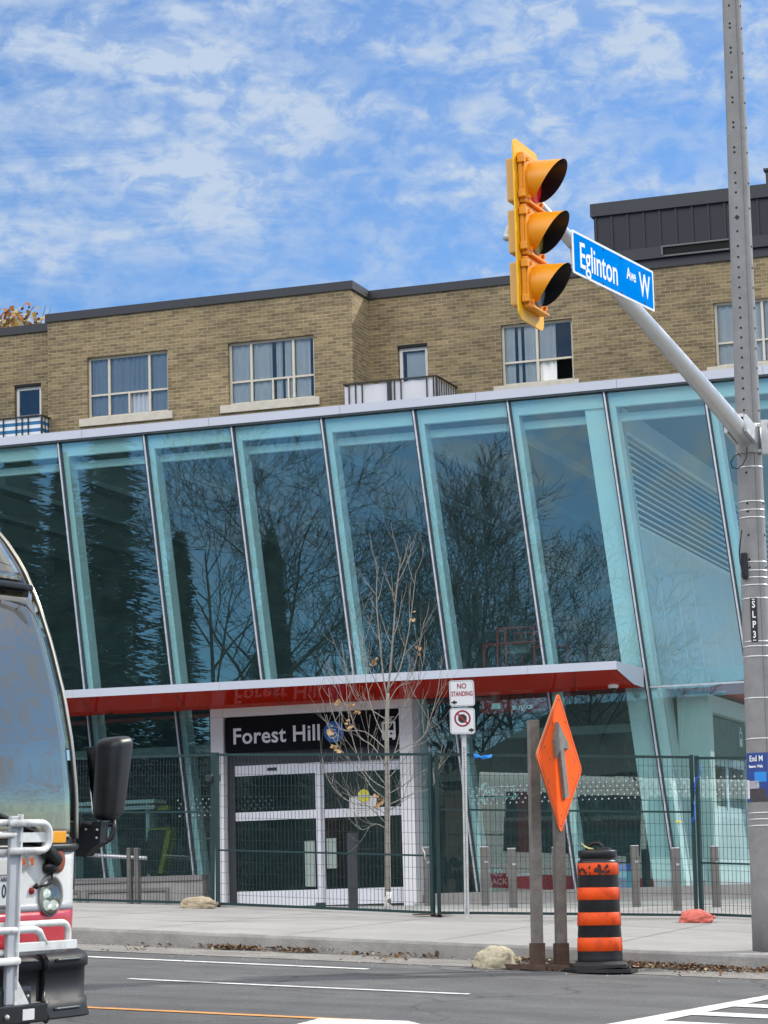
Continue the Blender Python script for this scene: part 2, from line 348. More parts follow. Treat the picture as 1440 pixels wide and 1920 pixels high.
CURT = mat('white_curtain', (.84, .85, .84), .9, var=.06, scale=3)
# ------------------------------------------------------------------ ground surfaces
def sheet(name, xs, ys, fz, m, dz=0.):
    b = MB(); nx = len(xs)
    b.add([(x, y, fz(x, y)+dz) for y in ys for x in xs], [(j*nx+i, j*nx+i+1, (j+1)*nx+i+1, (j+1)*nx+i) for j in range(len(ys)-1) for i in range(nx-1)])
    return b.build(name, m, kind='structure')
def rng(a, b, s): k = max(1, round((b-a)/s)); return [a+(b-a)*i/k for i in range(k+1)]
def ground_z(x, y): return road_z(x, min(y, 23.5)) - (.25 if y > 24 else 0)
far = [-900, -500, -300, -200, -150]
sheet('road', far+rng(-120, 120, 4)+[-q for q in far[::-1]], far+rng(-120, 23.5, 2.5)+[24.2, 60, 200, 600, 1500], ground_z, ASPH)
xs = rng(-130, 130, 1.0)
sheet('sidewalk', xs, [23.66]+rng(24.5, 40, .5)+[60, 110], side_z, CONC)
sheet('gutter', rng(-60, 40, 1), rng(22.55, 23.5, .475), road_z, GUT, .004)
kb = MB()
for i in range(len(xs)-1):
    a, b_ = xs[i], xs[i+1]
    q = lambda x: [(x, 23.49, road_z(x, 23.5)-.1), (x, 23.5, road_z(x, 23.5)+.125), (x, 23.525, road_z(x, 23.5)+.15), (x, 23.66, side_z(x, 23.66)+.001)]
    A, B = q(a), q(b_)
    kb.add(A+B, [(k, 4+k, 5+k, 1+k) for k in range(3)], 0)
kb.build('kerb', KERB, kind='structure')
jn = MB()
for x in rng(-40, 12, 1.55):
    jn.add([(x, 23.7, side_z(x, 23.7)+.003), (x+.012, 23.7, side_z(x, 23.7)+.003), (x+.012, 29, side_z(x, 29)+.003), (x, 29, side_z(x, 29)+.003)], [(0, 1, 2, 3)])
for y in (25.6, 29.0):
    for x in rng(-40, 11, 1):
        jn.add([(x, y, side_z(x, y)+.004), (x+1, y, side_z(x+1, y)+.004), (x+1, y+.014, side_z(x+1, y)+.004), (x, y+.014, side_z(x, y)+.004)], [(0, 1, 2, 3)])
jn.build('sidewalk_joints', mat('joint_grey', (.22, .215, .21), .9, var=.2), kind='structure')
def strip(name, pts, wd, m):   # painted strip along X
    b = MB()
    for (x0, y0), (x1, y1) in zip(pts[:-1], pts[1:]):
        k = max(1, int(abs(x1-x0)/1.)); 
        for i in range(k):
            xa, xb = x0+(x1-x0)*i/k, x0+(x1-x0)*(i+1)/k; ya, yb = y0+(y1-y0)*i/k, y0+(y1-y0)*(i+1)/k
            v = [(xa, ya-wd/2), (xb, yb-wd/2), (xb, yb+wd/2), (xa, ya+wd/2)]
            b.add([(x, y, road_z(x, y)+.0055) for x, y in v], [(0, 1, 2, 3)])
    return b.build(name, m, kind='structure')
P = lambda u, v: (lambda p: (p.x, p.y))(onroad(u, v))
strip('lane_marking', [(-32, P(170, 1795)[1]), P(170, 1795), P(690, 1818)], .12, WPAINT)
strip('lane_marking', [P(240, 1836), P(560, 1851), P(880, 1865)], .10, WPAINT)
p0, p1 = P(145, 1889), P(700, 1915)
strip('centre_line', [(-34, p0[1]), p0, p1, P(775, 1919)], .11, OPAINT)
# ladder crosswalk at lower right and a stop bar
cw = MB()
def quad(pts): cw.add([(x, y, road_z(x, y)+.006) for x, y in pts], [(0, 1, 2, 3)])
a0, a1 = P(1120, 1925), P(1445, 1866); b0, b1 = P(1195, 1925), P(1475, 1868)
quad([a0, b0, b1, a1])
dx = (a1[0]-a0[0]); dy = (a1[1]-a0[1])
for k in range(7):
    t = .93-k*.262; yy = a0[1]+dy*t; xx = a0[0]+dx*t+.12
    x9 = xx
    while x9 < xx+3.4:
        quad([(x9, yy-.17), (x9+.5, yy-.17), (x9+.5, yy+.14), (x9, yy+.14)]); x9 += .5
cw.build('crosswalk_marking', WPAINT, kind='structure')
sb = MB(); q = [P(545, 1925), P(800, 1925), P(765, 1916), P(600, 1911)]
sb.add([(x, y, road_z(x, y)+.007) for x, y in q], [(0, 1, 2, 3)]); sb.build('stop_bar', WPAINT, kind='structure')
# ------------------------------------------------------------------ station building
YF = 38.; ZT = 9.31; RK = .107
def XM(k, z): return -18.855+1.5246*k+RK*(ZT-z)
SX = -9.62; 
def XW(z): return -9.60+RK*(ZT-z)         # raked side wall plane
st = thing('station_building', (-14, 38, side_z(-14, 38)), 'glass fronted transit station with slanted mullions and long red canopy', 'station')
KL, KR = -7, 9
def zfloor(k): return 2.30 if XM(k, 1.7) < -15 else 1.84
for k in range(KL, KR+1):
    zb = 2.24 if k < 3 else 1.86
    mb = MB(); gk = MB(); cm = MB()
    y0 = YF
    def slab(b, xa, xb, ya, yb, z0, z1):
        b.hexa([(XM(k, z0)+xa, ya, z0), (XM(k, z0)+xb, ya, z0), (XM(k, z0)+xb, yb, z0), (XM(k, z0)+xa, yb, z0),
                (XM(k, z1)+xa, ya, z1), (XM(k, z1)+xb, ya, z1), (XM(k, z1)+xb, yb, z1), (XM(k, z1)+xa, yb, z1)])
    if k in (2, 3): zb = 4.9
    slab(mb, -.013, .013, y0-.045, y0-.006, zb, ZT-.002)
    slab(gk, -.036, .036, y0-.018, y0+.05, zb, ZT-.004)
    mo = mb.build('mullion', ALU, st); gk.build('gasket', GASK, mo)
    if k <= KR:
        slab(cm, -.03, .13, y0+.03, y0+.32, 1.75 if k not in (2, 3) else 4.9, ZT-.12)
        cm.build('interior_column', WSTEEL, st)
    if k < KR:
        zb = 2.24 if k < 3 else 1.86
        for (z0, z1, nm) in ((5.02 if k < 6 else 4.802, ZT-.003, 'upper'), (zb, 4.86 if k < 6 else 4.773, 'lower')):
            if nm == 'lower' and k == 2: continue     # the entrance portal stands here
            if k == 1 and nm == 'lower':
                pass
            g = MB()
            a, b_ = .037, -.037; rq = random.Random(k*7+int(z0)); ea, eb, ec, ed_ = [rq.uniform(0, .0022) for _ in range(4)]
            g.hexa([(XM(k, z0)+a, y0+ea, z0), (XM(k+1, z0)+b_, y0+eb, z0), (XM(k+1, z0)+b_, y0+eb+.02, z0), (XM(k, z0)+a, y0+ea+.02, z0),
                    (XM(k, z1)+a, y0+ec, z1), (XM(k+1, z1)+b_, y0+ed_, z1), (XM(k+1, z1)+b_, y0+ed_+.02, z1), (XM(k, z1)+a, y0+ec+.02, z1)])
            g.build('glass_pane', GLASS, st)
        # frit dots
        if k in (0, 1, 4, 5, 6, 7):
            fr = MB(); z9 = 3.42
            for r_ in range(5):
                z = z9-r_*.062
                for c_ in range(15):
                    x = XM(k, z)+.09+c_*.1+(.05 if r_ % 2 else 0)
                    if x > XM(k+1, z)-.07: continue
                    if k == 0 and c_ < 13: continue
                    M = facing_south((x, y0-.004, z)); disc(fr, M, .013, 8, .003)
            fr.build('frit_dots', FRIT, st)
# roof edge, beams
x0, x1 = XM(KL, ZT), XM(KR, ZT)+.1
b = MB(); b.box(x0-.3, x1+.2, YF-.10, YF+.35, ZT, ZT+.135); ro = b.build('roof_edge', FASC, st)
b = MB()
for x in rng(x0, x1, 2.3): b.box(x, x+.006, YF-.103, YF-.098, ZT+.004, ZT+.13)
b.build('panel_joint', mat('joint_dark', (.25, .26, .28), .6, var=0), ro)
b = MB(); b.box(x0-.3, x1+.2, YF-.09, YF-.02, ZT-.03, ZT-.003); b.build('roof_gasket', GASK, st)
b = MB(); b.box(x0-.3, x1+.2, YF+.35, YF+14, ZT-.10, ZT+.09); b.build('roof', mat('roof_membrane', (.3, .3, .3), .9), st)
b = MB(); b.box(x0, x1, YF+.034, YF+.13, ZT-.255, ZT-.035); b.build('edge_beam', WSTEEL, st)
b = MB()
for k in range(KL, KR):
    b.box(XM(k, 9)+.10, XM(k+1, 9)-(.36 if k == 5 else .03), YF+.24, YF+.33, 8.865, 8.985)
b.build('transom_beam', WSTEEL, st)
b = MB(); b.box(x0, x1, YF+.21, YF+14, ZT-.17, ZT-.11); b.build('ceiling', INTC, st)
cb = MB()
for k in range(KL, 6):
    x = XM(k, 9.)+.02
    cb.box(x-.09, x+.16, YF+.64, YF+11.6, 8.80, 9.13)
cb.build('ceiling_beam', mat('beam_grey', (.50, .51, .52), .6, var=.05), st)
# end frame behind the corner mullion
e = MB(); k = 6
for (xa, xb, ya, yb, m_) in ((-.36, -.055, YF+.07, YF+.30, 0),):
    e.hexa([(XM(6, 1.75)+xa, ya, 1.75), (XM(6, 1.75)+xb, ya, 1.75), (XM(6, 1.75)+xb, yb, 1.75), (XM(6, 1.75)+xa, yb, 1.75),
            (XM(6, 9.2)+xa, ya, 9.2), (XM(6, 9.2)+xb, ya, 9.2), (XM(6, 9.2)+xb, yb, 9.2), (XM(6, 9.2)+xa, yb, 9.2)])
e.build('end_column', WSTEEL, st)
# interior shell
b = MB(); b.box(x0, XW(5)-.3, YF+11.8, YF+12, 1.2, 9.2); b.build('back_wall', INT, st)
b = MB(); b.box(x0, XW(2)-.3, YF+.5, YF+11.8, 1.55, 1.72); b.build('floor', INTF, st)
b = MB(); b.box(x0-.2, x0, YF+.5, YF+11.8, 1.2, 9.2); b.build('end_wall', INT, st)
b = MB(); b.box(x0, -10.4, YF+7.0, YF+7.15, 4.6, 4.75); b.build('gallery_slab', mat('slab_grey', (.3, .31, .31), .7), st)
# side wall W (faces +X) with louvres and panels
def wq(b, y0, y1, z0, z1, off=0., mi=0, t=.03):
    b.hexa([(XW(z0)+off-t, y0, z0), (XW(z0)+off, y0, z0), (XW(z0)+off, y1, z0), (XW(z0)+off-t, y1, z0),
            (XW(z1)+off-t, y0, z1), (XW(z1)+off, y0, z1), (XW(z1)+off, y1, z1), (XW(z1)+off-t, y1, z1)], mi)
LZ0, LZ1 = 7.30, 8.72
b = MB(); wq(b, YF+.52, YF+11.8, 1.72, LZ0, 0, 0, .25); wq(b, YF+.52, YF+11.8, LZ1, 9.14, 0, 0, .25); wq(b, YF+.52, YF+.60, LZ0, LZ1, 0, 0, .25)
sw = b.build('side_wall', mat('side_wall_panel', (.58, .59, .60), .45, var=.06, scale=.7), st)
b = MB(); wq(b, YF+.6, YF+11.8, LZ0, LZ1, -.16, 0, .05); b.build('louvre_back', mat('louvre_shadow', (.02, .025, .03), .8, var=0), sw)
b = MB()
for i in range(13):
    z = LZ0+.06+i*(LZ1-LZ0-.04)/13
    b.hexa([(XW(z)-.10, YF+.6, z+.035), (XW(z)+.004, YF+.6, z-.02), (XW(z)+.004, YF+11.8, z-.02), (XW(z)-.10, YF+11.8, z+.035),
            (XW(z)-.10, YF+.6, z+.05), (XW(z)+.004, YF+.6, z+.012), (XW(z)+.004, YF+11.8, z+.012), (XW(z)-.10, YF+11.8, z+.05)])
b.build('louvre_blades', WHITE, sw)
b = MB()
for y in rng(YF+1.35, YF+11, 1.2): wq(b, y, y+.016, 4.9, LZ0-.02, .004)
wq(b, YF+.6, YF+11.8, LZ0-.05, LZ0-.03, .02); wq(b, YF+.6, YF+11.8, LZ1+.02, LZ1+.05, .02)
b.build('panel_joint', mat('joint_light', (.88, .88, .88), .5, var=0), sw)
# side canopy on W: end face is a wedge
def wedge(b, y0, y1, zt, zb0, zb1, xa, xb, mi=0):
    b.prism([(xa, y0, zb0), (xb, y0, zb1), (xb, y0, zt-.02), (xa, y0, zt)], (0, y1-y0, 0), mi)
b = MB(); xa = XW(5)-.05; b.prism([(xa, 38.62, 4.80), (-8.45, 38.62, 4.80), (-7.60, 38.62, 4.93), (-7.60, 38.62, 5.085), (xa, 38.62, 5.095)], (0, 7, 0))
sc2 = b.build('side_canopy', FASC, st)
b = MB(); b.prism([(xa, 38.68, 4.79), (-8.45, 38.68, 4.79), (-7.64, 38.68, 4.915), (-7.64, 38.68, 4.925), (-8.45, 38.68, 4.797), (xa, 38.68, 4.797)], (0, 6.9, 0)); b.build('side_soffit', RED, sc2)
b = MB(); b.box(XM(6, 4.9)+.03, XM(KR, 4.9), YF-.012, YF+.03, 4.775, 4.80)
b.build('transom', ALU, st)
b = MB(); b.box(x0, XM(6, 4.9), YF-.008, YF+.03, 4.862, 5.018); b.build('transom', GASK, st)
# front canopy: level, red underside, white fascia, wedge end
cx0 = x0; ze = 5.05
FY = lambda x: 36.36+.055*(x+9.26)            # front edge
xr = -9.27
T = lambda x, y, z: (x, y, z)
xl = cx0
b = MB()
wl, wr = YF-.055, YF-.055
xrw = XM(6, 5.0)-.02
# top slab
b.add([(xl, FY(xl), ze), (xr, FY(xr), ze), (xrw, wr, ze+.02), (xl, wl, ze+.02)], [(0, 1, 2, 3)])
# front fascia
b.add([(xl, FY(xl), ze-.12), (xr, FY(xr), ze-.12), (xr, FY(xr), ze), (xl, FY(xl), ze)], [(0, 1, 2, 3)])
# end fascia (white wedge, facing the side street)
b.add([(xr, FY(xr), ze-.12), (xr+.005, FY(xr)+.95, ze-.265), (xrw, wr, ze-.27), (xrw, wr, ze+.02), (xr, FY(xr), ze)], [(0, 1, 2, 3, 4)])
b.add([(xl, FY(xl), ze-.12), (xl, wl, ze-.27), (xl, wl, ze+.02), (xl, FY(xl), ze)], [(3, 2, 1, 0)])
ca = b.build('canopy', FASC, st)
b = MB(); s0 = .012
def SZ(x, y):   # soffit height
    t = (y-FY(x))/.95; return ze-.118-.147*min(1, t)
for i in range(40):
    xa, xb = xl+(xr-.015-xl)*i/40, xl+(xr-.015-xl)*(i+1)/40
    for (ta, tb) in ((.02, .95), (.95, 1.66)):
        pa = [(xa, FY(xa)+ta), (xb, FY(xb)+ta), (xb, min(FY(xb)+tb, wr)), (xa, min(FY(xa)+tb, wr))]
        b.add([(x, y, SZ(x, y)) for x, y in pa]+[(x, y, SZ(x, y)+.02) for x, y in pa], [(3, 2, 1, 0), (4, 5, 6, 7)])
b.build('soffit', RED, ca)
for i in range(24):
    b = MB(); x = -9.9-i*1.5246
    for (ta, tb) in ((.03, .95), (.95, 1.64)):
        pa = [(x-ta*.25, FY(x)+ta), (x-ta*.25+.014, FY(x)+ta), (x-tb*.25+.014, FY(x)+tb), (x-tb*.25, FY(x)+tb)]
        b.add([(q0, q1, SZ(q0, q1)-.003) for q0, q1 in pa], [(3, 2, 1, 0)])
    b.build('soffit_joint', RSEAM, ca)
b = MB()
for i in range(11):
    x = xr-1.3-i*2.35; b.box(x, x+.006, FY(x)-.0025, FY(x)+.02, ze-.118, ze-.002)
b.build('panel_joint', mat('joint_pale', (.4, .41, .43), .6, var=0), ca)
# sills and plinths under the glass
b = MB(); b.box(x0, onY(392, 1650, YF).x-.05, YF-.14, YF+.1, 1.2, 2.17); pl = b.build('plinth', CONCW, st)
b = MB(); xe = onY(392, 1650, YF).x-.05; b.box(x0, xe, YF-.17, YF+.1, 2.17, 2.25); b.build('sill', mat('sill_grey', (.25, .24, .235), .6, var=.1), pl)
b = MB()
for (ua, ub) in ((160, 316), (120, 150)):
    xa, xb = onY(ua, 1660, YF-.16).x, onY(ub, 1660, YF-.16).x
    b.box(xa, xb, YF-.165, YF-.142, 2.02, 2.07); b.box(xb-.05, xb, YF-.165, YF-.142, 1.6, 2.02); b.box(xa, xa+.05, YF-.165, YF-.142, 1.6, 2.02)
b.build('plinth_frame', mat('plinth_frame_grey', (.22, .21, .2), .6), pl)
xp = onY(800, 1680, YF).x
b = MB(); b.box(xp, XM(KR, 2), YF-.10, YF+.1, 1.5, 1.86); pl = b.build('plinth', mat('sill_concrete', (.27, .26, .25), .7, var=.12), st)
b = MB(); b.box(xp-.05, XM(KR, 2), YF-.45, YF-.102, 1.4, 1.72); b.build('step_kerb', CONC, pl)
# ------------------------------------------------------------------ entrance portal
PY = 37.65; PX0, PX1 = onY(395, 1400, PY).x, onY(774, 1400, PY).x; PT = onY(395, 1326, PY).z; zb = 1.55
pt = MB(); jw = .21
pt.box(PX0, PX0+jw, PY, YF+.3, zb, PT); pt.box(PX1-jw, PX1, PY, YF+.3, zb, PT); pt.box(PX0+jw, PX1-jw, PY, YF+.3, PT-.17, PT)
po = pt.build('portal', WHITE, st)
b = MB()
for x in (PX0+jw, PX1-jw-.006): b.box(x, x+.006, PY-.002, PY+.05, PT-.17, PT-.002)
b.box(PX0+.002, PX0+jw, PY-.002, PY+.02, PT-.172, PT-.166); b.box(PX1-jw, PX1-.002, PY-.002, PY+.02, PT-.172, PT-.166)
b.box(-14.2, -14.194, PY-.002, PY+.02, PT-.165, PT-.002)
b.build('panel_joint', mat('portal_joint', (.3, .3, .3), .6, var=0), po)
DX0, DX1 = PX0+jw, PX1-jw
b = MB(); b.box(DX0, DX1, PY+.17, PY+.3, 3.9, PT-.17); b.box(DX0, DX0+.12, PY+.14, PY+.3, zb, 3.9); b.box(DX1-.05, DX1, PY+.14, PY+.3, zb, 3.9)
b.build('door_surround', CHAR, po)
dl = onY(432, 1560, PY+.2).x; dm = onY(600, 1560, PY+.2).x; dr = onY(766, 1560, PY+.2).x
def leaf(x0, x1, y, name='sliding_door'):
    zt, zm0, zm1, zb_ = 3.9, 3.05, 3.18, 1.73
    f = MB(); sw_ = .085
    f.bbox(x0, x0+sw_, y, y+.05, zb_, zt, .004); f.bbox(x1-sw_, x1, y, y+.05, zb_, zt, .004)
    f.box(x0+sw_, x1-sw_, y+.002, y+.048, zt-.16, zt-.002); f.box(x0+sw_, x1-sw_, y+.002, y+.048, zm0, zm1); f.box(x0+sw_, x1-sw_, y+.002, y+.048, zb_+.002, zb_+.24)
    d = f.build(name, SILV, st)
    for z0, z1 in ((zm1, zt-.16), (zb_+.24, zm0)):
        g = MB(); g.box(x0+sw_, x1-sw_, y+.018, y+.03, z0, z1); g.build('door_pane', DGLASS, d)
    return d
d1 = leaf(dl, dm+.04, PY+.16); d2 = leaf(dm-.02, dr+.06, PY+.23)
b = MB(); q = onY(510, 1435, PY+.16); b.box(q.x-.075, q.x+.075, PY+.145, PY+.158, 3.805, 3.85); b.build('door_label', BLACK, d1)
# notices on the doors
def page(name, u0, v0, u1, v1, y, m, par, lab=None):
    a, c = onY(u0, v0, y), onY(u1, v1, y); b = MB(); b.box(a.x, c.x, y, y+.004, c.z, a.z); return b.build(name, m, par, label=lab)
PAPER = mat('paper', (.72, .73, .73), .8, var=.04, scale=5); PAPER2 = mat('paper_glass_dimmed', (.33, .40, .37), .8, var=.1, scale=20)  # second paper carries the dimming of the door glass in its colour
y2 = PY+.222
page('paper_notice', 655, 1494, 707, 1530, y2-.006, PAPER, d2, 'white notice taped to the right door leaf')
page('paper_notice', 612, 1572, 632, 1628, y2, PAPER2, d2, 'narrow pale poster on the right door leaf')
page('paper_notice', 571, 1577, 592, 1662, PY+.15, PAPER2, d1, 'long pale sheet at the edge of the left door leaf')
b = MB(); q = onY(682, 1492, y2-.02); M = facing_south((q.x, y2-.012, q.z)); disc(b, M, .098, 28, .004); yl = b.build('round_sticker', mat('yellow_sticker', (.72, .66, .03), .5, var=.05), d2)
b = MB(); plate(b, facing_south((q.x, y2-.0165, q.z)), [(-.094, -.018), (.094, -.018), (.094, .018), (-.094, .018)], .003); b.build('sticker_band', PAPER, yl)
text('lettering', 'ATTENTION', .03, facing_south((q.x, y2-.0205, q.z)), BLACK, yl, .001)
b = MB()
for dz in (.05, .062, -.04, -.055): b.box(q.x-.045, q.x+.045, y2-.0135, y2-.0125, q.z+dz, q.z+dz+.007)
b.build('printed_lines', BLACK, yl)
b = MB()
for i in range(5):
    a = onY(672, 1507+i*4.5, y2-.01); b.box(a.x-.02, a.x+.17-.02*(i % 3), y2-.0085, y2-.0065, a.z, a.z+.007)
b.build('printed_lines', mat('grey_ink', (.25, .27, .28), .8, var=0), d2)
# station sign in the portal
sg = thing('station_sign', (-14.5, PY+.1, 4.3), 'black sign board reading Forest Hill with wheelchair and tram symbols over the glass doors', 'sign')
z0, z1 = onY(440, 1411, PY+.04).z, PT-.185
b = MB(); b.bbox(DX0+.02, DX1-.03, PY+.04, PY+.165, z0, z1, .012); b.build('sign_board', mat('sign_black', (.006, .007, .010), .6, var=.1, scale=2, spec=.12), sg)
ty = PY+.038
q = onY(518, 1378, ty)
text('lettering', 'Forest Hill', .345, facing_south((q.x, ty, q.z-.005)), WTEXT, sg, .004, sx=.95, bold=.0055, extra=.04)
q = onY(626, 1372, ty); b = MB(); disc(b, facing_south((q.x, ty, q.z)), .165, 36, .004); b.build('round_symbol', mat('symbol_blue', (.02, .15, .45), .4, var=.03), sg)
b = MB(); M = facing_south((q.x, ty-.004, q.z))
loop = [(-.02+.062*math.cos(t), -.035+.062*math.sin(t), .003) for t in [R(100+i*22) for i in range(12)]]
b.tube([M @ Vector(p) for p in loop], .012, 6); b.tube([M @ Vector(p) for p in ((-.03, .055, .003), (-.018, -.01, .003), (.035, -.012, .003), (.06, -.07, .003), (.085, -.06, .003))], .012, 6)
b.tube([M @ Vector(p) for p in ((-.026, .03, .003), (.03, .028, .003))], .010, 6); disc(b, M @ Matrix.Translation((-.032, .088, 0)), .02, 14, .006)
b.build('wheelchair_symbol', WTEXT, sg)
def tram(b, M, s):
    P_ = lambda *a: M @ Vector((a[0]*s, a[1]*s, 0))
    def rc(x0, x1, y0, y1, t=.005): b.prism([P_(x0, y0), P_(x1, y0), P_(x1, y1), P_(x0, y1)], M.to_3x3() @ Vector((0, 0, t)))
    rc(-.5, -.36, -.55, .55); rc(.36, .5, -.55, .55); rc(-.36, .36, .42, .55); rc(-.36, .36, -.22, -.05); rc(-.36, .36, -.55, -.34); rc(-.36, -.27, -.34, -.22); rc(-.1, .1, -.34, -.22); rc(.27, .36, -.34, -.22)
    rc(-.45, -.25, -.7, -.552); rc(.25, .45, -.7, -.552); rc(-.28, .28, .62, .68)
    b.tube([P_(-.3, .86), P_(0, .66), P_(.3, .86)], .035*s, 5); b.tube([P_(-.42, .86), P_(.42, .86)], .035*s, 5)
q = onY(729, 1368, ty); b = MB(); tram(b, facing_south((q.x, ty, q.z)), .22); b.build('tram_symbol', WTEXT, sg)
# side portal on W with its own sign (seen through the corner glass)
a = onY(1262, 1296, 39); c = onY(1327, 1303, 39)
X0, X1 = XW(3)-.1, c.x; PTs = c.z+.02
b = MB(); b.box(X0, X1, 39.0, 39.28, 1.5, PTs); b.box(X0, X1, 43.4, 43.7, 1.5, PTs); b.box(X0, X1, 39.28, 43.4, PTs-.26, PTs)
sp = b.build('portal', mat('portal_grey_white', (.66, .66, .65), .5, var=.03), st)
b = MB(); b.box(X0, X1-.5, 39.28, 43.4, 3.95, PTs-.26); b.build('door_surround', CHAR, sp)
b = MB(); b.box(X0, X1-.3, 39.28, 43.4, 1.5, 1.74); b.build('threshold', CONCW, sp)
for ya, yb in ((39.35, 40.6), (40.6, 41.9), (41.9, 43.3)):
    f = MB(); x_ = X1-.42
    f.box(x_, x_+.05, ya, ya+.09, 1.76, 3.9); f.box(x_, x_+.05, yb-.09, yb, 1.76, 3.9); f.box(x_, x_+.048, ya+.09, yb-.09, 3.76, 3.9); f.box(x_, x_+.048, ya+.09, yb-.09, 1.76, 1.98); f.box(x_, x_+.048, ya+.09, yb-.09, 2.95, 3.05)
    d = f.build('sliding_door', SILV, st); g = MB(); g.box(x_+.015, x_+.03, ya+.09, yb-.09, 1.98, 3.76); g.build('door_pane', DGLASS, d)
s2 = thing('station_sign', (X1, 41, 4.3), 'black sign board with tram symbol over the side doors seen through the corner glass', 'sign')
b = MB(); b.bbox(X1-.4, X1-.12, 39.3, 42.3, 3.88, PTs-.28, .01); b.build('sign_board', mat('sign_dark', (.02, .022, .026), .35, var=.1), s2)
b = MB(); disc(b, facing_east((X1-.119, 39.62, 4.2)), .17, 32, .004); b.build('round_symbol', mat('symbol_blue_pale', (.05, .2, .45), .4, var=.03), s2)
b = MB(); tram(b, facing_east((X1-.119, 41.85, 4.2)), .2); b.build('tram_symbol', WTEXT, s2)
# security cameras under the canopies
def camera_dome(u, v, Y, lab, grp=None):
    p = onY(u, v, Y); t = thing('security_camera', (p.x, p.y, p.z), lab, 'camera', grp)
    b = MB(); b.lathe([(.07, .09), (.078, .06), (.078, .0), (.06, -.02)], 20, p); b.build('housing', WHITE, t)
    b = MB(); b.lathe([(.05, -.021), (.045, -.05), (.028, -.072), (.001, -.08)], 16, p); b.build('dome', BLACKG, t)
camera_dome(206, 1333, 37.3, 'small white dome camera under the canopy above the bus mirror')
camera_dome(1150, 1288, 37.3, 'small white dome camera under the canopy near its right end')
camera_dome(1352, 1296, 39.6, 'dome camera under the side canopy behind the corner glass')
# ------------------------------------------------------------------ brick apartment building behind
def brick_mat():
    m, nt, b = mk('tan_brick'); n = nt.nodes; l = nt.links
    tc = n.new('ShaderNodeTexCoord'); sx = n.new('ShaderNodeSeparateXYZ'); l.new(tc.outputs['Object'], sx.inputs[0])
    ad = n.new('ShaderNodeMath'); ad.operation = 'ADD'; l.new(sx.outputs[0], ad.inputs[0]); l.new(sx.outputs[1], ad.inputs[1])
    cx = n.new('ShaderNodeCombineXYZ'); l.new(ad.outputs[0], cx.inputs[0]); l.new(sx.outputs[2], cx.inputs[1])
    br = n.new('ShaderNodeTexBrick'); l.new(cx.outputs[0], br.inputs['Vector'])
    br.inputs['Scale'].default_value = 1; br.inputs['Brick Width'].default_value = .232; br.inputs['Row Height'].default_value = .080
    br.inputs['Mortar Size'].default_value = .0062; br.inputs['Mortar Smooth'].default_value = .2; br.inputs['Bias'].default_value = .1
    br.inputs['Color1'].default_value = (.315, .240, .125, 1); br.inputs['Color2'].default_value = (.180, .135, .075, 1); br.inputs['Mortar'].default_value = (.40, .335, .225, 1)
    # row-to-row unevenness and weathered darker patches
    mp = n.new('ShaderNodeMapping'); mp.inputs['Scale'].default_value = (1.1, 1.1, 6.5); l.new(tc.outputs['Object'], mp.inputs[0])
    nz = n.new('ShaderNodeTexNoise'); nz.inputs['Scale'].default_value = 1.4; nz.inputs['Detail'].default_value = 8; nz.inputs['Roughness'].default_value = .7; l.new(mp.outputs[0], nz.inputs[0])
    mr = n.new('ShaderNodeMapRange'); mr.inputs[1].default_value = .32; mr.inputs[2].default_value = .68; mr.inputs[3].default_value = .62; mr.inputs[4].default_value = 1.22; l.new(nz.outputs[0], mr.inputs[0])
    n2 = n.new('ShaderNodeTexNoise'); n2.inputs['Scale'].default_value = .28; n2.inputs['Detail'].default_value = 4; l.new(tc.outputs['Object'], n2.inputs[0])
    m2 = n.new('ShaderNodeMapRange'); m2.inputs[1].default_value = .35; m2.inputs[2].default_value = .65; m2.inputs[3].default_value = .78; m2.inputs[4].default_value = 1.15; l.new(n2.outputs[0], m2.inputs[0])
    mu = n.new('ShaderNodeMath'); mu.operation = 'MULTIPLY'; l.new(mr.outputs[0], mu.inputs[0]); l.new(m2.outputs[0], mu.inputs[1])
    vm = n.new('ShaderNodeVectorMath'); vm.operation = 'SCALE'; l.new(br.outputs['Color'], vm.inputs[0]); l.new(mu.outputs[0], vm.inputs['Scale'])
    l.new(vm.outputs[0], b.inputs['Base Color']); b.inputs['Roughness'].default_value = .9
    bp = n.new('ShaderNodeBump'); bp.inputs['Strength'].default_value = .5; bp.inputs['Distance'].default_value = .01; bp.invert = True
    l.new(br.outputs['Fac'], bp.inputs['Height']); l.new(bp.outputs[0], b.inputs['Normal'])
    return m
BRICK = brick_mat()
FLASH = mat('dark_roof_flashing', (.035, .037, .043), .5, metal=.2, var=.08, scale=1)
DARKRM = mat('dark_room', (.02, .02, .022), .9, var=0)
YB = 56.; ZBT = 16.09
XB0 = onY(89, 590, YB).x; XB1 = onY(658, 527, YB).x
YR = 57.15; YL = 56.85; XE = -3.0; XLL = -36.
bb = thing('brick_apartment', (-20, 57, 1.6), 'tan brick apartment block with dark roof edge rising behind the glass station', 'building')
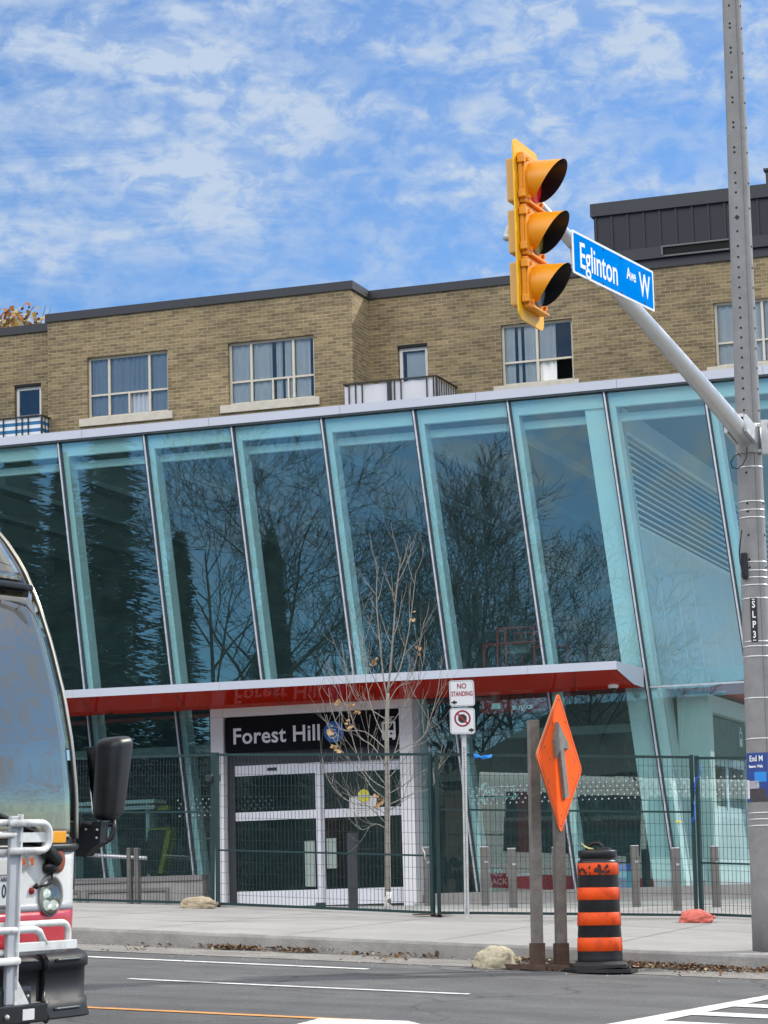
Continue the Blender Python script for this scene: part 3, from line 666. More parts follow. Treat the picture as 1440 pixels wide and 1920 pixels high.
def wallY(b, x0, x1, z0, z1, y, holes, dep=.22):
    xs_ = sorted({x0, x1, *[h[0] for h in holes], *[h[1] for h in holes]}); zs = sorted({z0, z1, *[h[2] for h in holes], *[h[3] for h in holes]})
    for a, c in zip(xs_[:-1], xs_[1:]):
        for d, e in zip(zs[:-1], zs[1:]):
            if any(h[0] <= (a+c)/2 <= h[1] and h[2] <= (d+e)/2 <= h[3] for h in holes): continue
            b.add([(a, y, d), (c, y, d), (c, y, e), (a, y, e)], [(0, 1, 2, 3)])
    for h in holes:
        a, c, d, e = h
        b.add([(a, y, d), (c, y, d), (c, y, e), (a, y, e), (a, y+dep, d), (c, y+dep, d), (c, y+dep, e), (a, y+dep, e)], [(0, 4, 5, 1), (1, 5, 6, 2), (2, 6, 7, 3), (3, 7, 4, 0)])
WZ0, WZ1 = 13.435, 14.915
def wx(u, v, Y): return onY(u, v, Y).x
w1 = (wx(163, 672, YB), wx(314, 660, YB), WZ0, WZ1); w2 = (wx(427, 643, YB), wx(588, 630, YB), WZ0, WZ1)
q3 = onY(938, 610, YR); q4 = onY(1072, 597, YR); q5 = onY(941, 724, YR)
w3 = (q3.x, q4.x, q5.z, q3.z)
q6 = onY(1337, 568, YR); w4 = (q6.x, q6.x+(w3[1]-w3[0])*1.02, onY(1340, 688, YR).z, q6.z)
q7 = onY(745, 648, YR); q8 = onY(801, 642, YR); d5 = (q7.x, q8.x, 12.0, q7.z)
q9 = onY(27, 722, YL); q10 = onY(77, 716, YL); d6 = (q9.x, q10.x, 12.0, q9.z)
b = MB()
wallY(b, XB0, XB1, 1.0, ZBT-.02, YB, [w1, w2]); wallY(b, XB1, XE, 1.0, ZBT-.02, YR, [w3, w4, d5]); wallY(b, XLL, XB0, 1.0, ZBT-.02, YL, [d6])
b.add([(XB1, YB, 1), (XB1, YR, 1), (XB1, YR, ZBT-.02), (XB1, YB, ZBT-.02)], [(0, 1, 2, 3)])
b.add([(XB0, YL, 1), (XB0, YB, 1), (XB0, YB, ZBT-.02), (XB0, YL, ZBT-.02)], [(0, 1, 2, 3)])
b.add([(XE, YR, 1), (XE, YR+13, 1), (XE, YR+13, ZBT-.02), (XE, YR, ZBT-.02), (XLL, YR+13, 1), (XLL, YR+13, ZBT-.02), (XLL, YL, 1), (XLL, YL, ZBT-.02)], [(0, 1, 2, 3), (1, 4, 5, 2), (4, 6, 7, 5)])
wl_ = b.build('brick_wall', BRICK, bb)
b = MB(); pr = .05; fh = .2
def flash(x0, x1, y): b.box(x0, x1, y-pr, y+.25, ZBT-fh, ZBT)
flash(XB0-pr, XB1+pr, YB); flash(XB1+pr, XE, YR); flash(XLL, XB0-pr, YL)
b.box(XB1-.2, XB1+pr, YB+.25, YR-pr, ZBT-fh, ZBT); b.box(XB0-pr, XB0+.2, YB+.25, YL-pr, ZBT-fh, ZBT); b.box(XLL, XE, YR+.25, YR+13, ZBT-.3, ZBT-.05)
b.build('roof_edge', FLASH, bb)
def window(h, y, splits, mid, lowsplit=None, curt='full', slit=None, sill=True, cm=CURT, screen=None, fw_=.055, fm=BEIGE):
    x0, x1, z0, z1 = h; f = MB(); yf = y+.10
    f.box(x0, x0+fw_, yf, yf+.08, z0, z1); f.box(x1-fw_, x1, yf, yf+.08, z0, z1); f.box(x0+fw_, x1-fw_, yf+.002, yf+.078, z1-fw_, z1); f.box(x0+fw_, x1-fw_, yf+.002, yf+.078, z0, z0+fw_)
    zm = z0+(z1-z0)*mid
    f.box(x0+fw_, x1-fw_, yf-.004, yf+.07, zm-.022, zm+.022)
    xsp = [x0+(x1-x0)*s for s in splits]
    for x in xsp: f.box(x-.028, x+.028, yf-.008, yf+.07, z0+fw_, z1-fw_)
    if lowsplit:
        for s in lowsplit: x = x0+(x1-x0)*s; f.box(x-.02, x+.02, yf-.006, yf+.068, z0+fw_, zm-.022)
    o = f.build('window', fm, bb)
    g = MB()
    if screen:
        a, c = x0+(x1-x0)*screen[0], x0+(x1-x0)*screen[1]
        g.box(x0+.03, a, yf+.03, yf+.036, z0+.03, z1-.03); g.box(a, c, yf+.03, yf+.036, zm, z1-.03)
        if c < x1-.05: g.box(c, x1-.03, yf+.03, yf+.036, z0+.03, z1-.03)
    else: g.box(x0+.03, x1-.03, yf+.03, yf+.036, z0+.03, z1-.03)
    g.build('pane', CGLASS, o)
    if curt:
        for (a, c) in curt:
            xa, xb = x0+(x1-x0)*a, x0+(x1-x0)*c; k = max(6, int((xb-xa)/.03)); cb = MB()
            def fn(s, t): return (xa+(xb-xa)*s, yf+.09+.022*math.sin(s*(xb-xa)*44+1.5*math.sin(s*7))+.008*math.sin(s*91), z0+.02+(z1-z0-.04)*t)
            cb.grid(fn, k*2, 1); cb.build('curtain', cm, o)
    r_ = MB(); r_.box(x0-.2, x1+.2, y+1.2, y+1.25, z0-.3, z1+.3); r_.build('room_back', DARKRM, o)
    if sill:
        s = MB(); s.bbox(x0-.2, x1+.12, y-.06, y+.16, z0-.19, z0-.003, .008); s.build('sill', SILL, o)
    return o
CURTB = mat('sheer_sky_tint', (.42, .48, .56), .9, var=.05)  # sheer curtain, bluish pane reflection put into its colour
window(w1, YB, (.255, .755), .38, (.5,), curt=[(0, .74), (.77, 1)], cm=CURTB, screen=(.51, .74))
window(w2, YB, (.255, .745), .37, (.5, .68), curt=[(0.02, .24), (.27, .48), (.53, .60), (.63, .72), (.76, .93)], screen=None)
window(w3, YR, (.49,), .38, None, curt=[(.03, .17), (.21, .26), (.30, .47), (.51, .74)], screen=(.5, 1))
window(w4, YR, (.40, .62), .37, None, curt=[(.02, .38), (.42, .6), (.64, .8)])
def bdoor(h, y, blind=True):
    x0, x1, z0, z1 = h; f = MB(); yf = y+.08; t = .075; z1 = z1-.07
    f.box(x0+.02, x0+t+.02, yf, yf+.08, z0, z1); f.box(x1-t-.01, x1-.01, yf, yf+.08, z0, z1); f.box(x0+t+.02, x1-t-.01, yf+.002, yf+.078, z1-t, z1)
    f.box(x0+t+.02, x1-t-.01, yf+.03, yf+.06, z1-.72, z1-.69)
    o = f.build('window', mat('white_door_frame', (.68, .68, .66), .5, var=.05), bb)
    g = MB(); g.box(x0+.05, x1-.05, yf+.03, yf+.036, z0, z1-.03); g.build('pane', CGLASS, o)
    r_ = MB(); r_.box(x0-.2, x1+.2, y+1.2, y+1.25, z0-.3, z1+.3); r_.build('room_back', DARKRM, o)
    l_ = MB(); l_.box(x0, x1, y-.004, y+.1, z1+.005, z1+.068); l_.build('lintel_shadow_gap', mat('black_gap', (.01, .01, .01), .8, var=0), o)
    if blind:
        c = MB(); c.box(x0+.16, x1-.1, yf+.12, yf+.13, z0, z1-.1); c.build('blind', CURT, o)
bdoor(d5, YR); bdoor(d6, YL, False)
# balconies
RAILM = mat('black_railing', (.012, .012, .014), .5, var=0)
def balcony(uf0, vf0, uf1, vf1, yf, yw, scr, stripes=False, left_return=False):
    p, q = onY(uf0, vf0, yf), onY(uf1, vf1, yf); zt = (p.z+q.z)/2; x0, x1 = p.x, q.x; H = 1.0
    s = MB(); s.box(x0, x1, yf, yw-.003, zt-H-.18, zt-H); o = s.build('balcony', CONCW, bb)
    r_ = MB()
    r_.box(x0-.02, x1+.02, yf-.02, yf+.02, zt-.035, zt); r_.box(x1-.02, x1+.02, yf+.02, yw, zt-.034, zt-.001); r_.box(x0-.02, x0+.02, yf+.02, yw, zt-.034, zt-.001)
    x = x0+.12; i = 0
    while x < x1-.05:
        r_.box(x-.014, x+.014, yf-.014, yf+.006, zt-H, zt-.035); i += 1; x += .16 if i % 3 else .62 if not stripes else .34
    for y in rng(yf, yw-.1, .18): r_.box(x1-.006, x1+.012, y, y+.016, zt-H, zt-.035)
    r_.box(x1-.02, x1+.02, yf-.018, yf+.02, zt-H, zt-.035)
    if not stripes: xm = (x0+x1)/2; r_.box(xm-.03, xm+.03, yf-.019, yf+.02, zt-H, zt-.035)
    r_.build('railing', RAILM, o)
    if stripes:
        k = MB(); n_ = 11
        for i in range(n_):
            za, zb_ = zt-.05-(.95*i/n_), zt-.05-.95*(i+1)/n_
            k.box(x0, x1-.025, yf+.022, yf+.03, zb_, za, i % 2); k.box(x1-.034, x1-.025, yf+.03, yw-.03, zb_, za, i % 2)
        k.build('privacy_screen', [mat('screen_white', (.75, .78, .80), .8, var=.04), mat('screen_blue', (.03, .17, .36), .8, var=.05)], o)
    else:
        k = MB(); 
        k.grid(lambda s, t: (x0+.0+(x1-x0-.03)*s, yf+.03+.008*math.sin(s*31), zt-H+(.94-.015*math.sin(s*40))*t), 60, 1); k.grid(lambda s, t: (x1-.03, yf+.03+(yw-yf-.06)*s, zt-H+.93*t), 8, 1)
        k.build('privacy_screen', mat('screen_pale', (.62, .63, .67), .8, var=.06, scale=3), o)
balcony(645, 721, 818, 702, YB-.35, YR, CURT)
balcony(-70, 795, 78, 774, YB-.45, YL, CURT, True)
# dark clad penthouse
ph = thing('penthouse', (-10, 58, ZBT), 'charcoal ribbed metal penthouse on the brick roof behind the concrete pole', 'penthouse')
YP = YR-.08; pa = onY(1112, 384, YP); zt = pa.z; xa = pa.x
b = MB(); b.box(xa, XE, YP, YP+9, ZBT+.01, zt-.3); pw = b.build('cladding', mat('charcoal_cladding', (.018, .018, .024), .45, metal=.2, var=.06, scale=1), ph)
b = MB()
for x in rng(xa+.02, XE, .38): b.box(x, x+.05, YP-.03, YP, ZBT+.25, zt-.3)
b.build('rib', mat('charcoal_rib', (.022, .022, .03), .45, metal=.2, var=0), pw)
b = MB(); b.box(xa-.06, XE, YP-.08, YP+9, zt-.3, zt); b.build('roof_edge', FLASH, ph)
b = MB(); b.box(xa+.0, XE, YP-.05, YP-.002, ZBT+.01, ZBT+.27); b.build('base_flashing', FLASH, ph)
g0, g1 = onY(1240, 462, YP-.04), onY(1368, 470, YP-.04)
b = MB(); b.box(g0.x, g1.x, YP-.07, YP-.035, g0.z-.25, g0.z-.215); b.box(g0.x, g1.x, YP-.10, YP-.035, g0.z-.035, g0.z); b.box(g0.x, g0.x+.04, YP-.10, YP-.035, g0.z-.215, g0.z-.035)
gv = b.build('vent', mat('vent_frame_grey', (.12, .12, .125), .5, var=0), ph); b = MB(); b.box(g0.x+.04, g1.x, YP-.065, YP-.053, g0.z-.214, g0.z-.036); b.build('vent_opening', mat('vent_dark', (.004, .004, .004), .9, var=0), gv)
q = onY(1439, 340, YP+2); ch = thing('roof_stack', (q.x, YP+2, zt), 'thin dark roof stack at the far right above the penthouse', 'roof stack'); b = MB(); b.bbox(q.x-.04, q.x+.35, YP+2, YP+2.4, zt-.05, q.z+.25, .02); b.build('stack', FLASH, ch); b = MB(); b.box(q.x-.08, q.x+.39, YP+1.96, YP+2.44, q.z+.25, q.z+.31); b.build('cap', FLASH, ch)
# ------------------------------------------------------------------ temporary fence panels
def fence(c, rail, lab, flip=False):   # c: bl, br, tr, tl
    bl, br, tr, tl = [Vector(x) for x in c]
    t = thing('temporary_fence', bl, lab, 'fence', 'temporary fence panels along the sidewalk')
    P_ = lambda s, z: (bl*(1-s)+br*s)*(1-z)+(tl*(1-s)+tr*s)*z
    nrm = (br-bl).cross(tl-bl).normalized()
    for s in (0, 1):
        b = MB(); b.bar(P_(s, -.01), P_(s, 1.0), .042, .042, up=nrm); b.build('post', GREEN, t)
    b = MB()
    for z in (.985, .012): b.bar(P_(0, z), P_(1, z), .03, .03, up=nrm)
    b.bar(P_(0, rail), P_(1, rail), .022, .022, up=nrm); b.build('rail', GREEN, t)
    b = MB(); n_ = round((br-bl).length/.055)
    for i in range(1, n_): b.bar(P_(i/n_, .012), P_(i/n_, .985), .0038, .0038, up=nrm)
    for i in range(1, 14): b.bar(P_(0, i/14)+nrm*.004, P_(1, i/14)+nrm*.004, .0038, .0038, up=nrm)
    b.build('mesh', WIRE, t)
    b = MB()
    for s in (0, 1):
        p = P_(s, 0); e = (br-bl).normalized()*.05; f = Vector((nrm.x, nrm.y, 0)).normalized()*.32
        b.hexa([p-e-f, p+e-f, p+e+f, p-e+f, p-e-f+Vector((0, 0, .012)), p+e-f+Vector((0, 0, .012)), p+e+f+Vector((0, 0, .012)), p-e+f+Vector((0, 0, .012))])
    b.build('foot', RUST, t)
    return t
def gpt(u, v, Y): p = onY(u, v, Y); p.z = side_z(p.x, p.y)+.02; return p
A = gpt(398, 1700, 29.5); B_ = gpt(150, 1696, 30.43); d = (B_-A); d.z = 0; B0 = A+d.normalized()*3.0; B0.z = side_z(B0.x, B0.y)+.02
up = Vector((.02, 0, 1.83))
fence((B0, A, A+up+Vector((.03, 0, 0)), B0+up), .61, 'green mesh fence panel left of the white portal, partly behind the bus mirror')
C0 = gpt(409, 1703, 29.42); C1 = gpt(812, 1722, 28.45)
fence((C0, C1, C1+up, C0+up), .36, 'green mesh fence panel in front of the station doors, mid rail low')
D0 = gpt(824, 1722, 28.5); D1 = gpt(1306, 1722, 29.55)
fence((D0, D1, D1+up, D0+up), .645, 'green mesh fence panel behind the orange barrel with blue tape on its top rail')
E0 = gpt(1316, 1715, 29.95); E1 = gpt(1427, 1727, 29.65); d = E1-E0; d.z = 0; E1 = E0+d.normalized()*3.0; E1.z = side_z(E1.x, E1.y)+.02
fence((E0, E1, E1+up, E0+up), .33, 'green mesh fence panel at the right edge behind the concrete pole')
for (p, lab) in ((A.lerp(C0, .5), 'between the first two panels, by the tan sandbag'), ):
    t = thing('fence_clamp', p+Vector((0, 0, 1.5)), 'dark clamp joining the two fence posts left of the portal', 'clamp'); b = MB(); b.bbox(p.x-.09, p.x+.09, p.y-.035, p.y+.035, p.z+1.48, p.z+1.56, .01); b.lathe([(.012, -.05), (.012, .05)], 10, (p.x, p.y-.04, p.z+1.52)); b.build('clamp_body', WIRE, t)
# green plate and ribbon scraps
q = onY(602, 1698, 29.0); t = thing('green_tag', q, 'small dark green plate wired low on the fence at the door split', 'plate')
f_ = (q.x-C0.x)/(C1.x-C0.x); yy = C0.y+(C1.y-C0.y)*f_-.03; q = onY(602, 1698, yy)
t.location = q; b = MB(); b.bbox(q.x-.062, q.x+.062, yy-.012, yy, q.z-.035, q.z+.035, .004); b.build('plate', GREEN, t)
def ribbon(pts, wd, m, name, lab, cat):
    pts = [Vector(p) for p in pts]; b = MB()
    b.grid(lambda s, tt: (lambda i, f: pts[i].lerp(pts[min(i+1, len(pts)-1)], f)+Vector((.3*wd*math.sin(i*2.1), wd*(tt-.5)*math.sin(i*1.3), wd*(tt-.5)*math.cos(i*1.3))))(min(int(s*(len(pts)-1)), len(pts)-2), s*(len(pts)-1)-min(int(s*(len(pts)-1)), len(pts)-2)), 24, 2)
    o = b.build(name, m); o.modifiers.new('thick', 'SOLIDIFY').thickness = .004
    return tag(o, lab, cat)
BLUET = mat('blue_tape', (.02, .12, .50), .45, var=.15, scale=30); BLUEL = mat('bright_blue_tape', (.02, .26, .80), .45, var=.1, scale=30)
yv = lambda u: D0.y+(D1.y-D0.y)*(u-824)/482-.04
ribbon([onY(u, v, yv(905)) for u, v in ((888, 1417), (897, 1418), (905, 1421), (914, 1419), (922, 1418))], .05, BLUEL, 'blue_tape', 'scrap of bright blue tape tied on the fence top rail', 'tape')
yv2 = 29.5
ribbon([onY(u, v, yv2) for u, v in ((1311, 1420), (1312, 1440), (1308, 1462), (1303, 1485), (1300, 1510), (1299, 1540), (1300, 1565))], .06, BLUET, 'blue_ribbon', 'long dark blue ribbon hanging between the two right fence posts', 'ribbon')
ribbon([onY(u, v, 29.45) for u, v in ((1267, 1541), (1272, 1540), (1278, 1541))], .03, mat('yellow_tape', (.75, .62, .05), .5, var=0), 'yellow_tape', 'tiny yellow tape scrap on the fence left of the ribbon', 'tape')
ribbon([onY(u, v, 28.4) for u, v in ((792, 1590), (795, 1597), (797, 1605), (799, 1611))], .025, mat('white_tape', (.8, .8, .78), .5, var=0), 'white_tape', 'short white tape scrap on the fence right of the portal', 'tape')
# ------------------------------------------------------------------ bollards
def bollard(u, vt, vb, Y, wd, m, lab, rot=.35, grp='steel bollards in front of the station'):
    p = onY(u, vb, Y); p.z = side_z(p.x, p.y)-.01; top = onY(u-2, vt, Y).z; h = top-p.z
    t = thing('bollard', p, lab, 'bollard', grp); M = Matrix.Translation(p) @ Matrix.Rotation(rot, 4, 'Z')
    b = MB(); b.mbox(M, -wd/2, wd/2, -wd/2, wd/2, 0, h-.012, 0, .006); b.build('post', m, t)
    b = MB(); b.mbox(M, -wd/2-.003, wd/2+.003, -wd/2-.003, wd/2+.003, h-.012, h, 0, .004); b.build('cap', ALU if m is STAIN else m, t)
    if m is STAIN:
        b = MB(); b.mbox(M, .0, wd*.4, -wd/2-.006, -wd/2+.002, h-.22, h-.195); b.build('bracket', ALU, t)
    return t
DBOL = mat('dark_bollard', (.06, .062, .07), .5, metal=.3, var=.1, scale=6)
bollard(663, 1562, 1708, 30.5, .105, DBOL, 'dark grey square bollard in front of the right door leaf', .5, None)
bollard(803, 1588, 1706, 33.8, .10, STAIN, 'steel bollard just left of the fence joint, beside the portal', .3)
bollard(911, 1587, 1703, 34.0, .105, STAIN, 'steel bollard under the red lift, the left of a close pair')
bollard(963, 1590, 1711, 32.6, .105, STAIN, 'steel bollard left of the wooden posts, the right of a close pair')
bollard(1046, 1588, 1706, 33.4, .10, STAIN, 'steel bollard mostly hidden by the wooden sign posts')
bollard(1194, 1585, 1707, 33.2, .10, STAIN, 'steel bollard just right of the orange barrel')
bollard(1271, 1589, 1716, 32.0, .10, STAIN, 'steel bollard under the foot of the corner mullion')
bollard(1344, 1586, 1707, 33.2, .10, STAIN, 'steel bollard in front of the side portal edge')
bollard(1424, 1592, 1706, 33.0, .10, STAIN, 'steel bollard right beside the concrete pole')
hr = thing('handrail', onY(250, 1690, 36.6), 'short steel handrail pipe on two grey posts by the plinth', 'handrail'); hr.location.z = side_z(hr.location.x, 36.6)
b = MB(); pa_, pb_ = onY(165, 1603, 36.6), onY(275, 1609, 36.6); b.tube([pa_, pb_], .032, 12); b.build('pipe', ALU, hr)
for u in (243, 257):
    b = MB(); p = onY(u, 1590, 36.6); b.bbox(p.x-.035, p.x+.035, 36.55, 36.65, side_z(p.x, 36.6)-.02, p.z, .006); b.build('post', STAIN, hr)
# ------------------------------------------------------------------ sandbags
def sandbag(u0, u1, v0, v1, Y, m, lab, rot=0., gz=side_z, seed=1., dep=.8, skew=.0):
    c = onY((u0+u1)/2, v1, Y); z = gz(c.x, c.y); wd = (onY(u1, v1, Y)-onY(u0, v1, Y)).length; h = onY((u0+u1)/2, v0, Y).z-onY((u0+u1)/2, v1, Y).z
    bm = bmesh.new(); bmesh.ops.create_icosphere(bm, subdivisions=5, radius=1)
    for v in bm.verts:
        x, y, zz = v.co; p = Vector((x, y, zz))
        pw = lambda a, e: math.copysign(abs(a)**e, a)
        X, Y_, Z = pw(x, .72), pw(y, .8), pw(zz, .9)
        k = 1+.16*noise.noise(p*1.6+Vector((seed, 0, 0)))-.10*max(0, .25-abs(noise.noise(p*2.6+Vector((0, 0, seed)))))*4*.6+.06*noise.noise(p*5+Vector((0, seed, 0)))+.025*noise.noise(p*13)
        Z = Z*k*(1-.35*abs(x)**3)*(1+skew*x)
        Z = max(-.42, Z)+.42
        v.co = Vector((X*wd/2*k, Y_*wd*dep/2*k, Z*h/1.36))
    t = thing('sandbag', (c.x, c.y, z), lab, 'sandbag'); b = MB(); b.bm(bm, 0, Matrix.Translation((c.x, c.y, z-.004)) @ Matrix.Rotation(rot, 4, 'Z'), True); b.build('bag', m, t)
    b = MB(); M = Matrix.Translation((c.x, c.y, z)) @ Matrix.Rotation(rot, 4, 'Z'); b.tube([M @ Vector((wd*.5*s, wd*.02*math.sin(s*9), h*.38)) for s in (.86, .93, 1.0, 1.08)], [h*.20, h*.13, h*.11, h*.17], 9); b.build('tied_end', m, t)
TAN = mat('tan_burlap', (.50, .41, .29), .95, var=.2, scale=25, bump=.6, bscale=220, stain=(.22, .18, .12), stain_amt=.6, stain_scale=6)
TAN2 = mat('pale_burlap', (.56, .50, .36), .95, var=.2, scale=25, bump=.6, bscale=220, stain=(.16, .14, .10), stain_amt=.8, stain_scale=5)
SALM = mat('salmon_poly_bag', (.66, .16, .12), .7, var=.2, scale=18, bump=.5, bscale=60, stain=(.40, .08, .07), stain_amt=.6, stain_scale=7)
sandbag(338, 404, 1697, 1718, 28.9, TAN, 'tan burlap sandbag lying at the foot of the left fence joint', .15, side_z, 3.1, .7, -.1)
sandbag(1274, 1337, 1713, 1737, 28.7, SALM, 'salmon red plastic sandbag at the foot of the right fence posts', .1, side_z, 8.4, .7)
# ------------------------------------------------------------------ no standing sign post
p = onY(876, 1732, 28.2); p.z = side_z(p.x, p.y); top = onY(868, 1277, 28.2)
t = thing('parking_sign', p, 'perforated steel sign post with a no standing plate above a no stopping plate', 'sign post')
axis = (top-p).normalized(); b = MB(); b.bar(p-axis*.05, top-axis*.02, .05, .05, up=(.25, -1, 0)); po_ = b.build('post', GALV, t)
b = MB(); ex = Vector((.97, .245, 0)).normalized(); nf = Vector((ex.y, -ex.x, 0)); ez = axis; nf = ex.cross(ez).normalized()
k = 0; zz = .06
L_ = (top-p).length
while zz < L_-.75:
    M = frame(p+axis*zz+nf*.0262, ex, ez, nf); disc(b, M, .0075, 8, .001); 
    M = frame(p+axis*zz+ex*.0262, nf*-1, ez, ex); disc(b, M, .0075, 8, .001); zz += .0254
b.build('perforations', mat('hole_black', (.02, .02, .02), .8, var=0), po_)
REDI = mat('sign_red', (.26, .012, .02), .5, var=0); PWHITE = mat('sign_white', (.66, .67, .70), .4, var=.03, scale=4); INK = mat('sign_ink_black', (.012, .012, .012), .5, var=0); SBACK = mat('sign_edge', (.3, .3, .31), .4, metal=.6, var=0)
def signplate(cu, cv, w_, h_, tilt):
    c = onY(cu, cv, 28.13); e1 = Vector((.90, .43, 0)).normalized(); e2 = (Vector((0, 0, 1))+e1*tilt); e2 = (e2-e1*e2.dot(e1)).normalized(); e1 = e1-Vector((0, 0, tilt)); e1.normalize(); e2 = Vector((0, 0, 1))-e1*e1.z; e2.normalize(); nn = e1.cross(e2)
    M = frame(c, e1, e2, nn); b = MB(); plate(b, M, rrect(w_, h_, .035), .006); o = b.build('sign_plate', SBACK, t)
    b = MB(); plate(b, frame(c+nn*.0062, e1, e2, nn), rrect(w_-.004, h_-.004, .034), .001); b.build('plate_face', PWHITE, o)
    b = MB(); o_ = rrect(w_-.02, h_-.02, .03, 6); i_ = rrect(w_-.028, h_-.028, .026, 6); n_ = len(o_)
    M2 = frame(c+nn*.0076, e1, e2, nn); b.add([M2 @ Vector((x, y, 0)) for x, y in o_+i_], [(j, (j+1) % n_, n_+(j+1) % n_, n_+j) for j in range(n_)]); b.build('border', INK, o)
    return frame(c+nn*.0078, e1, e2, nn), o
M, o = signplate(866, 1300, .285, .295, -.02)
text('lettering', 'NO', .085, M @ Matrix.Translation((.0, .078, 0)), REDI, o, .001, sx=.8, bold=.002); text('lettering', 'STANDING', .074, M @ Matrix.Translation((0, -.008, 0)), REDI, o, .001, sx=.66, bold=.002)
def arrow(M, o, x, y, s):
    b = MB(); plate(b, M @ Matrix.Translation((x, y, 0)), [(-s*.045, 0), (s*.0, .026), (s*.0, .012), (s*.022, .012), (s*.022, -.012), (0, -.012), (0, -.026)][::(1 if s > 0 else -1)], .001); b.build('arrow', INK, o)
arrow(M, o, -.085, -.10, 1)
M, o = signplate(867, 1352, .285, .295, .01)
b = MB(); disc(b, M @ Matrix.Translation((0, .028, 0)), .094, 32, .001, 0, .074); plate(b, M @ Matrix.Translation((0, .028, .0014)) @ Matrix.Rotation(R(-45), 4, 'Z'), [(-.08, -.010), (.08, -.010), (.08, .010), (-.08, .010)], .001); b.build('prohibition_ring', REDI, o)
b = MB(); plate(b, M @ Matrix.Translation((0, .028, .0002)), [(.052*math.cos(R(22.5+45*i)), .052*math.sin(R(22.5+45*i))) for i in range(8)], .001); b.build('octagon', INK, o)
arrow(M, o, .09, -.102, -1)
# ------------------------------------------------------------------ orange construction sign
o1, o2 = onroad(1008, 1819), onroad(1053, 1819)
ct = thing('construction_sign', ((o1+o2)/2), 'orange diamond sign with a grey wooden arrow on two weathered posts by the kerb', 'road sign')
mid = (o1+o2)/2; along = (o2-o1); along.z = 0; along.normalize(); side = Vector((along.y, -along.x, 0))
lean = Vector((.018, 0, 1)).normalized()
tops = (onY(1012, 1350, o1.y).z, onY(1054, 1400, o2.y).z)
for q, zt_, nm in ((o1, tops[0], 1), (o2, tops[1], 2)):
    L = zt_-q.z; M = frame(q, side, along, lean); b = MB(); b.mbox(M, -.045, .045, -.045, .045, .02, L, 0, .004); b.build('post', WOOD, ct)
    b = MB(); h_ = .235
    for (xa, xb, ya, yb) in ((-.056, .056, -.056, -.047), (-.056, .056, .047, .056), (-.056, -.047, -.047, .047), (.047, .056, -.047, .047)): b.mbox(M, xa, xb, ya, yb, 0, h_)
    b.build('post_socket', RUST, ct)
b = MB(); e1_ = onroad(888, 1813); dd = Vector((o1.x-1.15, o1.y+.12, 0))
M = frame(o1+Vector((0, 0, .004)), side, along, Vector((0, 0, 1)))
b.bar(o1-along*.15+Vector((0, 0, .03)), o2+along*.12+Vector((0, 0, .03)), .05, .05)
b.bar(o1+side*.25+Vector((0, 0, .022)), Vector((e1_.x, e1_.y, e1_.z+.02)), .05, .04); b.bar(o2+side*.25+Vector((0, 0, .022)), Vector((e1_.x+.1, o2.y+(e1_.y-o1.y), e1_.z+.02)), .05, .04)
b.build('base_frame', RUST, ct)
dirn = Vector((math.sin(R(3.0)), math.cos(R(3.0)), 0)); nn = Vector((dirn.y, -dirn.x, 0)); zz_ = Vector((0, 0, 1))
ctr = onX(1047, 1430, mid.x+.17); rt = R(-3.6)
e1 = dirn*math.cos(rt)+zz_*math.sin(rt); e2 = -dirn*math.sin(rt)+zz_*math.cos(rt)
M = frame(ctr, e1, e2, nn); hd = .63
ORG = mat('fluorescent_orange_sheet', (1.0, .115, .006), .65, var=.05, scale=5, spec=.12, stain=(.75, .12, .015), stain_amt=.5, stain_scale=6)
def dia(h, r=.05): 
    pts = rrect(h*math.sqrt(2), h*math.sqrt(2), r, 4); c_ = math.sqrt(.5); return [((x-y)*c_, (x+y)*c_) for x, y in pts]
b = MB(); plate(b, M, dia(hd), .012); bd = b.build('board', mat('plywood_edge', (.35, .2, .12), .8, var=.1), ct)
b = MB(); plate(b, M @ Matrix.Translation((0, 0, .0122)), dia(hd-.002), .0012); b.build('board_face', ORG, bd)
b = MB(); oo = dia(hd-.045, .03); ii = dia(hd-.058, .03); n_ = len(oo); M2 = M @ Matrix.Translation((0, 0, .0142)); b.add([M2 @ Vector((x, y, 0)) for x, y in oo+ii], [(j, (j+1) % n_, n_+(j+1) % n_, n_+j) for j in range(n_)]); b.build('border_line', INK, bd)
b = MB()
for x, y in ((-.46, .1), (-.35, -.22), (.18, .42), (.40, -.12), (.02, -.52), (-.2, .36), (.45, .06), (-.3, 0)): plate(b, M2 @ Matrix.Translation((x*.9, y*.9, .0002)) @ Matrix.Rotation(x*9, 4, 'Z'), [(-.012, -.02), (.006, -.012), (.012, .02), (-.004, .01)], .0006)
b.build('chips', mat('chipped_paint', (.2, .06, .03), .8, var=0), bd)
b = MB(); Mr = M @ Matrix.Rotation(R(15), 4, 'Z')
ar = [(-.035, -.33), (.075, -.33), (.068, .10), (.20, .06), (.20, .12), (.08, .24), (-.02, .34), (-.14, .20), (-.16, .04), (-.04, .10)]
Ma = Mr @ Matrix.Translation((.0, .02, .0145)); plate(b, Ma, [(x*1.0, y*1.02) for x, y in ar], .03); b.build('arrow', mat('grey_wood_arrow', (.19, .18, .165), .85, var=.25, scale=12, bump=.3, bscale=50), ct)
sandbag(889, 970, 1776, 1816, onroad(930, 1815).y-.02, TAN2, 'pale burlap sandbag weighing down the construction sign base', .1, road_z, 5.7, .7, .12)
